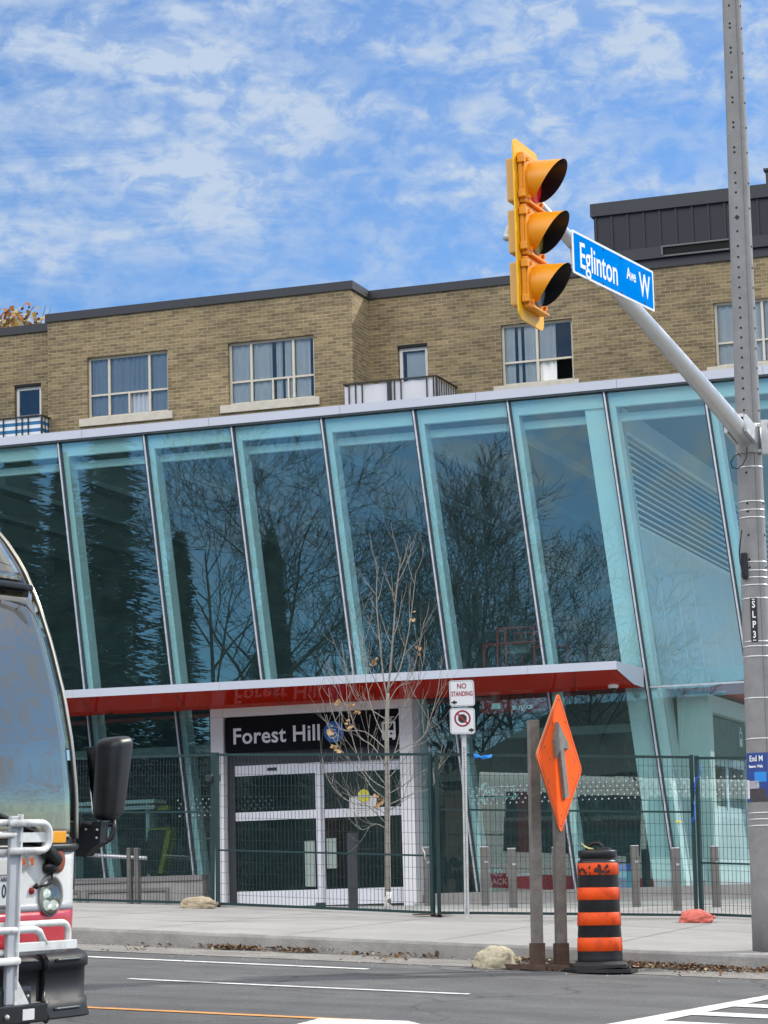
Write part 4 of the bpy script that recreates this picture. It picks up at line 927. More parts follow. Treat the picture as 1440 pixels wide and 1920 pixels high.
# ------------------------------------------------------------------ barrel
q = onroad(1126, 1823); q.z += .004; bt = thing('traffic_barrel', q, 'black construction barrel with four orange bands beside the diamond sign', 'barrel')
s_ = 1/213.; lean = Matrix.Rotation(R(.8), 4, 'Y')
bp = [(.20, .05), (.198, .12), (.196, .16), (.197, .165), (.190, .305), (.192, .31), (.187, .39), (.190, .395), (.184, .522), (.187, .527), (.183, .61), (.185, .615), (.179, .737), (.181, .742), (.178, .826), (.180, .83), (.176, .95), (.172, .962), (.158, .968), (.156, .985), (.172, .990), (.172, 1.045), (.165, 1.055), (.10, 1.058), (.001, 1.058)]
b = MB(); b.lathe(bp, 40, q, M=lean); b.build('body', BLACK, bt)
OB = mat('orange_band', (.80, .085, .010), .5, spec=.25, var=.12, scale=9, stain=(.30, .03, .015), stain_amt=.75, stain_scale=4)
for z0_, z1_, r0_, r1_ in ((.180, .298, .1965, .1925), (.402, .515, .1915, .1865), (.622, .730, .1865, .1815), (.838, .943, .1815, .1785)):
    b = MB(); n_ = 40; vs = []
    for r_, z_ in ((r0_, z0_), (r0_+.0025, z0_+.002), (r1_+.0025, z1_-.002), (r1_, z1_)): vs.append((r_, z_))
    b.lathe(vs, 40, q, M=lean); b.build('band', OB, bt)
b = MB()
for i in range(26):
    a = R(-150+random.random()*120); z_ = .845+random.random()*.07; r_ = .1835; c = Vector((r_*math.cos(a), r_*math.sin(a), z_)); nrm_ = Vector((math.cos(a), math.sin(a), 0)); tx = Vector((-nrm_.y, nrm_.x, 0))
    M = lean @ frame(c, tx, Vector((0, 0, 1)), nrm_); M.translation += q; sx_ = .008+random.random()*.012; plate(b, M, [(-sx_, -.012), (sx_*.6, -.016), (sx_, .01), (-sx_*.4, .018)], .0008)
b.build('scuffs', mat('scuff_black', (.05, .012, .008), .7, var=0), bt)
b = MB()
oct_ = [(.33*math.cos(R(22.5+45*i))*1.0, .33*math.sin(R(22.5+45*i))) for i in range(8)]
plate(b, Matrix.Translation(q) @ Matrix.Rotation(R(2), 4, 'Y'), oct_, .03); plate(b, Matrix.Translation(q+Vector((-.03, 0, .028))) @ Matrix.Rotation(R(-2), 4, 'Y'), [(x*.96, y*.96) for x, y in oct_], .025)
b.lathe([(.27, .045), (.235, .075), (.205, .09)], 32, q); b.build('rubber_base', mat('base_rubber', (.02, .02, .022), .75, var=.3, scale=8), bt)
b = MB(); hc = q+Vector((.0, 0, 1.055)); b.tube([hc+Vector((x, 0, z_)) for x, z_ in ((-.055, -.01), (-.06, .03), (-.03, .06), (.03, .062), (.055, .04), (.06, -.01))], .017, 8); b.bbox(hc.x+.02, hc.x+.13, hc.y-.05, hc.y+.05, hc.z-.005, hc.z+.02, .006); b.build('handle', BLACK, bt)
lf = thing('fallen_leaf', hc+Vector((-.08, -.05, 0)), 'pale yellow leaf lying on top of the barrel', 'leaf'); b = MB()
b.grid(lambda s, t_: hc+Vector((-.11+.11*s, -.07+.05*(t_-.5)*math.sin(math.pi*(.08+.9*s)), .006+.055*(1-s)**2+.012*math.sin(t_*6))), 8, 4); lo_ = b.build('blade', mat('leaf_yellow', (.62, .58, .25), .7, var=.2, scale=30), lf); lo_.modifiers.new('t', 'SOLIDIFY').thickness = .002
# ------------------------------------------------------------------ concrete pole, mast arm, signal, street sign
pb = Vector((-4.815, 24.05, 0)); pb.z = side_z(pb.x, pb.y)
ptop = Vector((-4.70, 24.05, 13.2))
pole = thing('utility_pole', pb, 'tall grey concrete pole with steel straps, stickers and a curved mast arm', 'pole')
PM = mat('spun_concrete', (.25, .25, .25), .8, var=.14, scale=7, bump=.12, bscale=120, stain=(.20, .20, .205), stain_amt=.7, stain_scale=3.5)
def pr_(z): return .146-.0063*(z-pb.z)
def pc(z): return pb.lerp(ptop, (z-pb.z)/(ptop.z-pb.z))
b = MB(); zs = rng(pb.z-.05, ptop.z, .6); b.tube([pc(z) for z in zs], [pr_(z) for z in zs], 40); b.build('shaft', PM, pole)
tocam = lambda z, da: (lambda a: Vector((math.cos(a), math.sin(a), 0)))(math.atan2(-pc(z).y, -pc(z).x)+da)
HOLE = mat('hole_dark', (.01, .01, .01), .9, var=0)
def hole(z, da, r_): b = MB(); d_ = tocam(z, da); c = pc(z)+d_*(pr_(z)-.0015); disc(b, frame(c, Vector((-d_.y, d_.x, 0)), Vector((0, 0, 1)), d_), r_, 10, .0045); b.build('bolt_hole', HOLE, pole)
z = 2.4
zs_ = [onY(1400, v, 24).z for v in (8, 42, 50, 88, 97, 134, 144, 182, 191, 229, 238, 276, 285, 324, 343, 361, 390, 434, 462, 483, 502, 521, 540, 560, 578, 597, 616, 634, 654, 672, 691, 711, 730, 750, 771, 888, 946, 961, 1005, 1051, 1066)]
for z in zs_: hole(z, -.30, .0105)
for z in zs_[::2]: hole(z, 1.15, .0105)
b = MB(); z = onY(1382, 410, 24).z; d_ = tocam(z, -.28); disc(b, frame(pc(z)+d_*(pr_(z)-.004), Vector((-d_.y, d_.x, 0)), Vector((0, 0, 1)), d_), .026, 4, .006); b.build('handhole', mat('handhole_dark', (.02, .02, .02), .7, var=0), pole)
b = MB(); z = 0
for z0_, z1_ in ((pb.z+.3, 12),):
    pts = []
    for z in rng(z0_, z1_, .5): d_ = tocam(z, .42); pts.append(pc(z)+d_*(pr_(z)+.0005))
    b.tube(pts, .0035, 4)
b.build('seam', mat('seam_dark', (.16, .16, .16), .9, var=0), pole)
STRAP = mat('strap_steel', (.62, .62, .62), .35, metal=.7, var=.1, scale=20)
for v in (876, 941, 957, 971, 1055, 1071, 1084, 1098, 1123, 1204, 1213, 1232, 1310, 1386, 1525, 1537, 1549):
    z = onY(1410, v, 24).z; n_ = 40; b = MB(); r_ = pr_(z)+.003; c = pc(z); vs = []
    b.lathe([(r_-.004, -.007), (r_, -.0065), (r_, .0065), (r_-.004, .007)], 40, c); b.build('strap', STRAP, pole)
# SLP3 tag
z0_, z1_ = onY(1415, 1203, 23.9).z, onY(1415, 1120, 23.9).z
zc_ = (z0_+z1_)/2; d_ = tocam(zc_, -.12); tx = Vector((-d_.y, d_.x, 0)); M = frame(pc(zc_)+d_*(pr_(zc_)+.004), tx, Vector((.012, 0, 1)).normalized(), d_)
b = MB(); plate(b, M, rrect(.062, z1_-z0_, .004), .003); tg = b.build('tag_plate', BLACK, pole)
for i, ch_ in enumerate('SLP3'): text('lettering', ch_, .088, M @ Matrix.Translation((0, (1.5-i)*.093, .0032)), WTEXT, tg, .001, sx=.75, bold=.002)
b = MB(); plate(b, M @ Matrix.Translation((0, .19, .0032)), rrect(.03, .008, .002), .001); plate(b, M @ Matrix.Translation((0, -.19, .0032)), rrect(.03, .008, .002), .001); b.build('tag_mark', WTEXT, tg)
# poster wrapped on the pole
def wrap(z0_, z1_, a0, a1, off, m, name, par, wav=0):
    b = MB(); n_ = 14
    def fn(s, t_):
        z = z0_+(z1_-z0_)*t_; d_ = tocam(z, a0+(a1-a0)*s); return pc(z)+d_*(pr_(z)+off+.0015*math.sin(s*9+t_*5)*wav)
    b.grid(fn, n_, 6, 0, True); return b.build(name, m, par)
zt1, zt0 = onY(1420, 1411, 23.9).z, onY(1420, 1503, 23.9).z
ps = wrap(zt0, zt1, -1.35, .9, .003, mat('poster_blue', (.02, .06, .26), .5, var=.15, scale=12), 'poster', pole, 1)
wrap(zt0+.18, zt0+.27, -.5, .3, .0045, mat('poster_sky', (.02, .25, .7), .5, var=.1), 'poster_patch', ps)
wrap(zt0, zt0+.12, -1.3, .8, .004, mat('poster_dark', (.05, .045, .05), .6, var=.4, scale=20), 'poster_patch', ps)
wrap(zt0+.03, zt0+.20, -1.28, -.95, .0047, mat('poster_white', (.7, .71, .75), .6, var=.2, scale=20), 'poster_patch', ps)
wrap(zt0+.12, zt0+.19, -.95, -.2, .0046, mat('poster_grey', (.35, .37, .42), .6, var=.4, scale=26), 'poster_patch', ps)
for (s_t, zz, sz, da) in (('End', zt1-.055, .075, -.55), ('M', zt1-.055, .075, -.03), ('Reserva', zt1-.125, .034, -.62), ('Walk', zt1-.125, .034, -.1)):
    d_ = tocam(zz, da); tx = Vector((-d_.y, d_.x, 0)); text('lettering', s_t, sz, frame(pc(zz)+d_*(pr_(zz)+.0065), tx, Vector((0, 0, 1)), d_), WTEXT, ps, .0015, sx=.7, bold=.001)
# mast arm
a0 = onX(1402, 828, -4.76); a1 = Vector((-4.775, 16.95, ZC+4.80))
arm0 = Vector((-4.77, 23.86, ZC+4.27))
am = lambda t_: arm0.lerp(a1, t_)+Vector((0, 0, .06*math.sin(math.pi*t_)*.6))
b = MB(); ts = [i/16 for i in range(17)]; b.tube([am(t_) for t_ in ts], [.088-.046*t_ for t_ in ts], 24); mo = b.build('mast_arm', mat('galvanised_arm', (.52, .52, .525), .38, metal=.55, var=.08, scale=5), pole)
b = MB(); zb_ = arm0.z; b.lathe([(pr_(zb_)+.004, -.14), (pr_(zb_)+.012, -.139), (pr_(zb_)+.012, .139), (pr_(zb_)+.004, .14)], 32, pc(zb_)); b.build('collar', GALV, pole)
M = frame(arm0, (1, 0, 0), (am(.1)-arm0).normalized(), Vector((1, 0, 0)).cross((am(.1)-arm0).normalized()))
b = MB(); b.mbox(M, -.075, .075, -.06, .42, -.105, -.075); b.mbox(M, -.105, -.075, -.06, .40, -.10, .06); b.mbox(M, .075, .105, -.06, .40, -.10, .06); b.build('arm_bracket', GALV, pole)
b = MB()
for yy in (.05, .18, .31): b.mbox(M, -.125, -.10, yy, yy+.03, -.06, -.03); b.mbox(M, .0, .03, yy, yy+.03, -.125, -.10)
b.build('bolts', RUST, pole)
b = MB(); c = pc(zb_); b.box(c.x+.14, c.x+.20, c.y-.10, c.y-.02, zb_-.16, zb_+.16); b.box(c.x+.10, c.x+.30, c.y-.08, c.y-.05, zb_+.10, zb_+.13); b.box(c.x+.10, c.x+.30, c.y-.08, c.y-.05, zb_-.14, zb_-.11); b.build('side_bracket', GALV, pole)
b = MB(); e = onY(1402, 838, 23.7); pts = [onY(u, v, 23.72) for u, v in ((1401, 838), (1399, 858), (1392, 872), (1382, 879), (1373, 876), (1370, 868), (1376, 856), (1385, 851), (1389, 856))]; b.tube(pts, .006, 6)
pts = [onY(u, v, 23.85) for u, v in ((1391, 994), (1388, 1014), (1386, 1036), (1388, 1056), (1393, 1072), (1397, 1082))]; b.tube(pts, .007, 6); b.build('cable', BLACKG, pole)
b = MB(); p_ = onY(1395, 1060, 23.9); b.bbox(p_.x-.03, p_.x+.03, 23.9, 23.98, p_.z-.12, p_.z+.12, .01); b.build('junction_box', BLACK, pole)
# street sign
sn = Vector((math.sin(R(8.7)), math.cos(R(8.7)), 0)); nn = Vector((sn.y, -sn.x, 0)); c = onX(1151, 510, -4.56); M = frame(c, sn, (0, 0, 1), nn)
ss = thing('street_sign', c, 'long blue street name sign with white edge reading Eglinton Ave W on the mast arm', 'street sign')
SW, SH = 1.50, .315
b = MB(); plate(b, M, rrect(SW, SH, .012), .006); bl_ = b.build('sign_plate', mat('sign_white_edge', (.80, .81, .82), .4, var=.03), ss)
b = MB(); plate(b, M @ Matrix.Translation((0, 0, .0062)), rrect(SW-.05, SH-.034, .012), .001); b.build('blue_field', SIGNBL, bl_)
Mt = M @ Matrix.Translation((0, 0, .0078))
text('lettering', 'Eglinton', .268, Mt @ Matrix.Translation((-.29, -.012, 0)), WTEXT, bl_, .001, sx=.80, bold=.0022); text('lettering', 'Ave', .125, Mt @ Matrix.Translation((.31, .035, 0)), WTEXT, bl_, .001, sx=.88, bold=.002); text('lettering', 'W', .255, Mt @ Matrix.Translation((.565, -.005, 0)), WTEXT, bl_, .001, sx=.78, bold=.003)
b = MB()
for x, y in ((-.6, .10), (-.2, .125), (.12, .125), (.56, .11), (-.6, -.11), (-.22, -.13), (.12, -.13), (.56, -.125)): disc(b, Mt @ Matrix.Translation((x, y, .001)), .009, 10, .003)
b.build('rivets', mat('rivet', (.03, .05, .12), .4, var=0), bl_)
b = MB()
for x in (-.35, .35):
    p_ = M @ Vector((x, 0, -.005)); t_ = (arm0.y-p_.y)/(arm0.y-a1.y); q_ = am(t_); b.bar(p_, (q_.x, p_.y, p_.z), .03, .03); b.bar((q_.x, p_.y, p_.z), (q_.x, p_.y, q_.z), .03, .03, up=(1, 0, 0))
b.build('bracket', GALV, ss)
# traffic signal (faces +X)
YEL = mat('signal_yellow', (.80, .31, .006), .38, var=.04, scale=4); YELB = mat('backplate_yellow', (.88, .46, .004), .4, var=.03, scale=3); YTAN = mat('signal_housing', (.62, .36, .10), .5, var=.04, scale=4)
sd = Vector((math.sin(R(3.2)), math.cos(R(3.2)), 0)); sn_ = Vector((sd.y, -sd.x, 0))
cL = onX(965, 427, -4.79); c = cL+sd*.25; zt_ = onX(966, 263, -4.79).z; zb__ = onX(962, 590, -4.79).z
c.z = (zt_+zb__)/2; PH = zt_-zb__
tl_ = thing('traffic_signal', c, 'yellow three lens traffic signal with backplate, red lit on top, at the mast arm end', 'traffic light')
M = frame(c, sd, (0, 0, 1), sn_)
b = MB(); o_ = rrect(.50, PH, .06, 6); i_ = rrect(.36, PH-.26, .01, 6); n_ = len(o_)
for zz in (0, .012): pass
b.add([M @ Vector((x, y, z)) for z in (0, .012) for x, y in o_+i_], [(j, (j+1) % n_, n_+(j+1) % n_, n_+j) for j in range(n_)][::1]+[(2*n_+j, 3*n_+j, 3*n_+(j+1) % n_, 2*n_+(j+1) % n_) for j in range(n_)]+[(j, 2*n_+j, 2*n_+(j+1) % n_, (j+1) % n_) for j in range(n_)]+[(n_+j, n_+(j+1) % n_, 3*n_+(j+1) % n_, 3*n_+j) for j in range(n_)])
b.build('backplate', YELB, tl_)
b = MB(); plate(b, M @ Matrix.Translation((0, 0, .0122)), rrect(.36, PH-.2, .02), .002); b.build('backplate_panel', YTAN, tl_)
for i, (nm, lc, em) in enumerate((('red', (.45, .012, .012), .35), ('amber', (.22, .20, .04), 0), ('green', (.16, .20, .22), 0))):
    zc = (1-i)*.362
    b = MB(); b.mbox(M, -.15, .15, zc-.15, zc+.15, -.085, -.002, 0, .012); hs = b.build('housing', YTAN, tl_)
    b = MB(); b.mbox(M, -.178, .178, zc-.176, zc+.176, .0145, .06, 0, .01); b.mbox(M, -.195, -.178, zc-.15, zc+.15, .02, .045); 
    for hz in (-.12, .12): b.mbox(M, -.21, -.176, zc+hz-.025, zc+hz+.025, .018, .07, 0, .005)
    for hx in (-.13, .13):
        for hz in (-.13, .13): b.mbox(M, hx-.012, hx+.012, zc+hz-.012, zc+hz+.012, .06, .078)
    b.mbox(M, -.16, .16, zc-.178, zc-.165, .05, .085); dr_ = b.build('lens_door', YEL, tl_)
    lm, nt_, bb_ = mk('lens_'+nm); bb_.inputs['Base Color'].default_value = (*lc, 1); bb_.inputs['Roughness'].default_value = .25
    if em: bb_.inputs['Emission Color'].default_value = (1, .03, .02, 1); bb_.inputs['Emission Strength'].default_value = em*.3
    Ml = M @ Matrix.Translation((0, zc, .06)); b = MB(); b.lathe([(.143, 0), (.14, .008), (.1, .02), (.05, .026), (.001, .028)], 28, (0, 0, 0), M=Ml); b.build('lens', lm, tl_)
    # visor: long on top, cut away below
    def vis(rad, m_, nm_, a=1.):
        b = MB(); na = 44; nl = 8
        def fn(s, t_):
            th = R(-58)+R(296)*s        # from lower right over top to lower left
            up_ = math.sin(th); k_ = max(0., (up_+.85)/1.85); L = .03+.205*(k_**.8 if k_ > 0 else 0)
            z = .0+L*t_; return Ml @ Vector((rad*math.cos(th), rad*math.sin(th)-.06*z, z))
        b.grid(fn, na, nl, 0, True); return b.build(nm_, m_, tl_)
    v_ = vis(.146, YEL, 'visor'); b_ = vis(.143, BLACK, 'visor_lining'); 
b = MB(); p_ = M @ Vector((0, 0, -.085)); e_ = am(.985); b.tube([p_, p_+Vector((-.06, 0, 0)), Vector((p_.x-.06, e_.y, e_.z))], .03, 10); b.build('mount', GALV, tl_)
# ------------------------------------------------------------------ city bus
BY = R(-12); cB, sB = math.cos(BY), math.sin(BY)
bo = Vector((-7.155, 12.92, 0)); bo.z = road_z(bo.x, bo.y)
ex = Vector((cB, sB, -.059*cB+.03*sB)).normalized(); ey = Vector((-sB, cB, .03*cB+.059*sB)); ey = (ey-ex*ey.dot(ex)).normalized(); ez = ex.cross(ey)
BM_ = frame(bo, ex, ey, ez)
bus = thing('city_bus', bo, 'white and red city bus with front bicycle rack entering at the left', 'bus', M=BM_)
BW = mat('bus_white_paint', (.74, .75, .74), .22, var=.03, scale=2, coat=.5); BR = mat('bus_red_paint', (.50, .012, .03), .22, var=.05, scale=2, coat=.5); BG = mat('bus_grey_stripe', (.42, .44, .46), .3, var=.03)
BRUB = mat('bus_black_trim', (.010, .010, .011), .35, var=.1, scale=4); BUMP = mat('bumper_black', (.014, .015, .018), .52, spec=.3, var=.12, scale=5, bump=.06, bscale=250)
RACK = mat('rack_white_paint', (.72, .74, .73), .35, var=.06, scale=7, stain=(.30, .28, .25), stain_amt=.5, stain_scale=8); RACKG = mat('rack_grey', (.42, .44, .47), .5, var=.08)
WSH = glass_mat('windshield_glass', (.55, .66, .63), refl=.26, ior=1.5, smear=.03, gcol=(.98, .90, .80))
PR = [(.2, 0), (.6, 0), (1.2, 0.0), (1.5, -.01), (1.8, -.055), (2.1, -.13), (2.4, -.235), (2.65, -.345), (2.85, -.46), (3.0, -.58), (3.12, -.71), (3.2, -.88)]
def prof(z):
    for (a, x0_), (c_, x1_) in zip(PR[:-1], PR[1:]):
        if z <= c_: return x0_+(x1_-x0_)*(z-a)/(c_-a)
    return PR[-1][1]
def fx(y, z, off=0.):
    a = abs(y)/1.27; return prof(z)-.09*a**2.4-(.05*max(0, (a-.9)/.1)**2 if a > .9 else 0)+off
def patch(y0, y1, z0, z1, off, m, name, par, ny=24, nz=10, th=.008, zf=None):
    b = MB()
    def fn(s, t_):
        y = y0+(y1-y0)*s; za = z0 if zf is None else z0+zf(y); z = za+(z1-za)*t_
        return (fx(y, z, off), y, z)
    b.grid(fn, ny, nz); o = b.build(name, m, par, True); md = o.modifiers.new('t', 'SOLIDIFY'); md.thickness = th; md.offset = 0; return o
HWd = 1.27
# shell: rounded box lofted backwards from the front
b = MB(); secs = []
def ring(x, sc_=1.):
    pts = []
    for (cy, cz, a0_) in ((HWd-.12, 3.2-.16, 0), (-HWd+.12, 3.2-.16, 90)):
        for i in range(7): a = R(a0_+15*i); pts.append((x, cy+.12*math.cos(a), cz+.16*math.sin(a)))
    return [(x, HWd, .33)]+pts+[(x, -HWd, .33)]
rows = [ring(-1.05), ring(-12.2)]
# front ring follows the nose profile
fr_ = []
for (x, y, z) in rows[0]: fr_.append((fx(y, min(z, 3.19))-.012, y, z))
vs = fr_+rows[1]; k = len(fr_); b.add(vs, [(i, i+1, k+i+1, k+i) for i in range(k-1)]+[tuple(range(k, 2*k))[::-1]], 0)
body = b.build('body', BW, bus, True)
patch(-HWd, HWd, .62, 3.19, -.004, BRUB, 'front_trim', bus, 40, 30)
patch(-HWd+.004, HWd-.004, .62, 1.175, .006, BW, 'front_panel', bus, 40, 12, .01, None)
patch(-HWd+.002, HWd-.002, .62, .84, .011, BR, 'red_stripe', bus, 40, 5)
patch(-HWd+.002, HWd-.002, .84, .885, .010, BG, 'grey_stripe', bus, 40, 2)
patch(-1.19, 1.19, 1.25, 2.70, .010, WSH, 'windshield', bus, 36, 22, .006)
patch(-1.13, 1.13, 2.775, 3.08, .010, WSH, 'destination_window', bus, 36, 6, .006)
b = MB(); b.box(-1.9, -.75, -1.1, 1.1, 1.0, 1.3); b.box(-1.9, -1.85, -1.2, 1.2, 1.3, 3.0); b.build('dashboard', BRUB, bus, True)
b = MB(); b.tube([(fx(1.245, z, .012), 1.262, z) for z in rng(1.25, 3.12, .1)], .013, 8); b.build('pillar_trim', mat('trim_champagne', (.55, .52, .44), .3, metal=.7, var=0), bus, True)
b = MB(); b.tube([(fx(1.26, z, -.03), 1.292, z) for z in rng(.95, 2.95, .1)], .022, 8); b.build('pillar_seal', BRUB, bus, True)
b = MB(); b.tube([(fx(y, 2.735, .02), y, 2.735) for y in rng(-1.2, 1.2, .1)], .02, 8); b.build('window_seal', BRUB, bus, True); b = MB(); b.tube([(fx(y, 1.205, .02), y, 1.205) for y in rng(-1.25, 1.25, .08)], .022, 8); b.build('window_seal', BRUB, bus, True)
# side windows, wheels
for s in (-1, 1):
    for i in range(6):
        b = MB(); x = -1.5-i*1.7; b.box(x-1.55, x, s*HWd-.01*s, s*HWd+.008*s, 1.35, 2.75); b.build('side_window', WSH, bus, True)
    for x in (-2.6, -9.0):
        b = MB(); Mw = Matrix.Translation((x, s*1.13, .48)) @ Matrix.Rotation(R(90), 4, 'X'); b.lathe([(.3, -.13), (.47, -.14), (.48, -.1), (.48, .1), (.47, .14), (.3, .13)], 28, M=Mw); wh = b.build('wheel', BRUB, bus, True)
        b = MB(); b.lathe([(.29, -.146), (.29, .146), (.12, .15), (.001, .15)], 24, M=Mw); b.build('rim', GALV, wh, True)
    b = MB(); b.box(-12.1, -.5, s*HWd, s*HWd+.006*s, .5, .84); b.build('side_stripe', BR, bus, True)
b = MB(); b.box(-12.1, -.4, -1.2, 1.2, .34, .46); b.build('underbody', BRUB, bus, True)
# headlights
HLY = .93
for s in (-1, 1):
    y = s*HLY; z = .915; nx = fx(y, z, .012); sl = (fx(y+.05, z)-fx(y-.05, z))/.1; nrm_ = Vector((1, -sl, 0)).normalized(); ty_ = Vector((0, 0, 1)).cross(nrm_)
    nrm_ = (nrm_+Vector((.8, 0, 0))).normalized(); ty_ = Vector((0, 0, 1)).cross(nrm_); M = frame(Vector((nx, y, z)), ty_, (0, 0, 1), nrm_)
    b = MB(); vs = [(.122, 0), (.117, .016), (.099, .014), (.093, -.03)]; b.lathe(vs, 30, M=M @ Matrix.Translation((0, .015, 0))); hb = b.build('headlight', mat('headlight_bezel', (.30, .30, .28), .45, var=.1), bus, True)
    b = MB(); b.lathe([(.097, .0), (.086, .022), (.056, .034), (.001, .04)], 28, M=M @ Matrix.Translation((0, -.01, 0))); b.build('lens', glass_mat('headlight_glass', (.8, .84, .83), .10), hb, True)
    b = MB(); b.lathe([(.093, -.002), (.001, -.004)], 28, M=M @ Matrix.Translation((0, -.01, 0))); b.build('reflector', mat('reflector_silver', (.5, .51, .5), .2, metal=.7, var=.1, scale=18), hb, True)
    lm, nt_, bb_ = mk('headlight_bulb'); bb_.inputs['Emission Color'].default_value = (.88, 1, .86, 1); bb_.inputs['Emission Strength'].default_value = .45
    b = MB(); b.ball(M @ Vector((.032, -.042, .008)), .030, sub=2); b.ball(M @ Vector((-.036, -.042, .008)), .030, sub=2); b.ball(M @ Vector((-.040, .028, .008)), .026, sub=2); b.build('bulb', lm, hb, True)
    y = s*1.005; z = 1.125; nx = fx(y, z, .014); sl = (fx(y+.05, z)-fx(y-.05, z))/.1; nrm_ = Vector((1, -sl, 0)).normalized(); M = frame(Vector((nx, y, z)), Vector((0, 0, 1)).cross(nrm_), (0, 0, 1), nrm_)
    b = MB(); b.lathe([(.072, 0), (.069, .010), (.05, .016), (.001, .018)], 26, M=M); b.build('marker_light', mat('amber_lens', (.26, .045, .008), .3, var=.15, scale=12), bus, True)
b = MB(); b.bbox(fx(.5, 1.09, .012), fx(.5, 1.09, .03), .56, .72, 1.105, 1.15, .006); b.build('side_marker', mat('amber_strip', (.55, .11, .01), .35, var=.1), bus, True)
b = MB(); b.ball((fx(.74, .96, .012), .74, .96), .022, sub=2); b.build('red_reflector', mat('reflector_red', (.35, .01, .02), .3, var=0), bus, True)
# licence plate
b = MB(); PC = .42; xp_ = fx(PC, 1.0, .02); b.bbox(xp_, xp_+.012, PC-.175, PC+.185, .875, 1.06, .004); lp = b.build('licence_plate', mat('plate_frame', (.2, .2, .2), .5, var=0), bus, True)
b = MB(); b.box(xp_+.0125, xp_+.0145, PC-.158, PC+.165, .888, 1.048); b.build('plate_face', mat('plate_white', (.68, .70, .72), .4, var=.03), lp, True)
INKB = mat('plate_blue_ink', (.02, .025, .05), .5, var=0)
text('lettering', 'ONTARIO', .036, facing_east((xp_+.015, PC, 1.030)), INKB, lp, .001, sx=.95, local=True, bold=.0005); text('lettering', '0', .105, facing_east((xp_+.015, PC+.03, .962)), INKB, lp, .001, sx=.75, local=True, bold=.002)
b = MB(); M = facing_east((xp_+.0146, PC-.04, .962)); plate(b, M, [(-.014, -.016), (.014, -.016), (.016, .014), (.007, .002), (0, .018), (-.007, .002), (-.016, .014)], .0012); b.build('crown_mark', INKB, lp, True)
b = MB(); b.box(xp_+.0146, xp_+.0156, PC+.125, PC+.155, 1.0, 1.04); b.build('plate_sticker', mat('sticker_teal', (.05, .45, .36), .5, var=0), lp, True)
# bumper
def bx(y): a = abs(y)/1.30; return .155-.06*a**2-(.15*max(0, (a-.8)/.2)**2.2)
b = MB()
prof_b = [(.0, .26), (.02, .245), (.02, .255), (.0, .30), (.0, .345), (-.02, .35), (-.02, .52), (0, .53), (0, .575), (-.02, .60), (-.07, .615), (-.16, .62), (-.22, .64)]
ysb = rng(-1.30, 1.30, .05)
vs = [(bx(y)+dx_, y*(1+(dx_*.05)), z) for dx_, z in prof_b for y in ysb]; ny = len(ysb)
b.add(vs, [(j*ny+i, j*ny+i+1, (j+1)*ny+i+1, (j+1)*ny+i) for j in range(len(prof_b)-1) for i in range(ny-1)], 0, True)
b.add([(bx(y), y, .26) for y in ysb]+[(bx(y)-.35, y*.97, .27) for y in ysb], [(i, ny+i, ny+i+1, i+1) for i in range(ny-1)])
bmp = b.build('bumper', BUMP, bus, True)
for y in (.70, -.70):
    b = MB(); pts = [(bx(y)+dx_+.004, y, z) for dx_, z in prof_b]; b.tube(pts, .022, 6); b.build('bumper_joint', BRUB, bmp, True)
b = MB()
for z in (.30, .575):
    b.tube([(bx(y)+.006, y, z) for y in rng(.80, 1.05, .03)], .007, 6)
b.build('bumper_glint', mat('bumper_highlight', (.10, .11, .12), .25, var=0), bmp, True)  # pale strips put the glint along the bumper edges into colour
b = MB(); b.tube([(fx(y, .63, -.02), y, .635) for y in rng(-1.1, 1.1, .1)], .03, 8); b.build('bumper_gasket', BRUB, bmp, True)
# wiper
b = MB(); A_ = Vector((fx(.94, 1.12, .05), .935, 1.125)); B2 = Vector((fx(.66, 1.30, .05), .68, 1.30)); b.tube([A_, A_.lerp(B2, .45), B2], [.045, .042, .034], 10); b.tube([B2, (fx(.3, 1.5, .04), .3, 1.42), (fx(-.5, 1.45, .04), -.5, 1.46)], .016, 6)
b.ball(A_+Vector((-.015, -.03, -.035)), .06, sub=2, sc=(.7, 1.1, .7)); b.build('wiper', BRUB, bus, True)
b = MB(); b.tube([(A_.x, .90, 1.07), (A_.x+.02, .885, 1.02), (fx(.85, .99, .05), .84, .99), (fx(.78, .99, .04), .78, .985)], .008, 6); b.ball((fx(.77, .985, .03), .77, .985), .018, sub=2); b.build('cable', BRUB, bus, True)
# mirror on the far side
mo_ = lambda u, v, Y: onY(u, v, Y)
BI = BM_.inverted()
def L(u, v, Y): return BI @ onY(u, v, Y)
b = MB(); c = L(208, 1460, 14.45); MM = Matrix.Translation(c) @ Matrix.Rotation(R(6), 4, 'X') @ Matrix.Rotation(R(-4), 4, 'Y')
bm = bmesh.new(); bmesh.ops.create_cube(bm, size=1)
for v in bm.verts:
    top_ = v.co.z > 0; sx_ = .205; sy_ = .20; sh = .495
    v.co = Vector((v.co.x*sx_*(1 if top_ else .82), v.co.y*sy_*(1 if top_ else .85), v.co.z*sh)) + (Vector((.035, .03, 0)) if top_ else Vector((-.03, -.03, 0)))
bmesh.ops.bevel(bm, geom=list(bm.edges), offset=.06, segments=5, affect='EDGES', profile=.5); b.bm(bm, 0, MM, False); mh = b.build('mirror', BLACK, bus, True)
for p_ in mh.data.polygons: p_.use_smooth = True
b = MB(); b.box(-.10, .10, -.1, .1, 0, 0) if 0 else None
b.mbox(MM, -.106, -.10, -.075, .075, -.2, .2); b.build('mirror_glass', mat('mirror_silver', (.8, .8, .8), .03, metal=1, var=0), mh, True)
b = MB(); P1 = L(170, 1560, 14.4); P0 = L(146, 1562, 14.25)
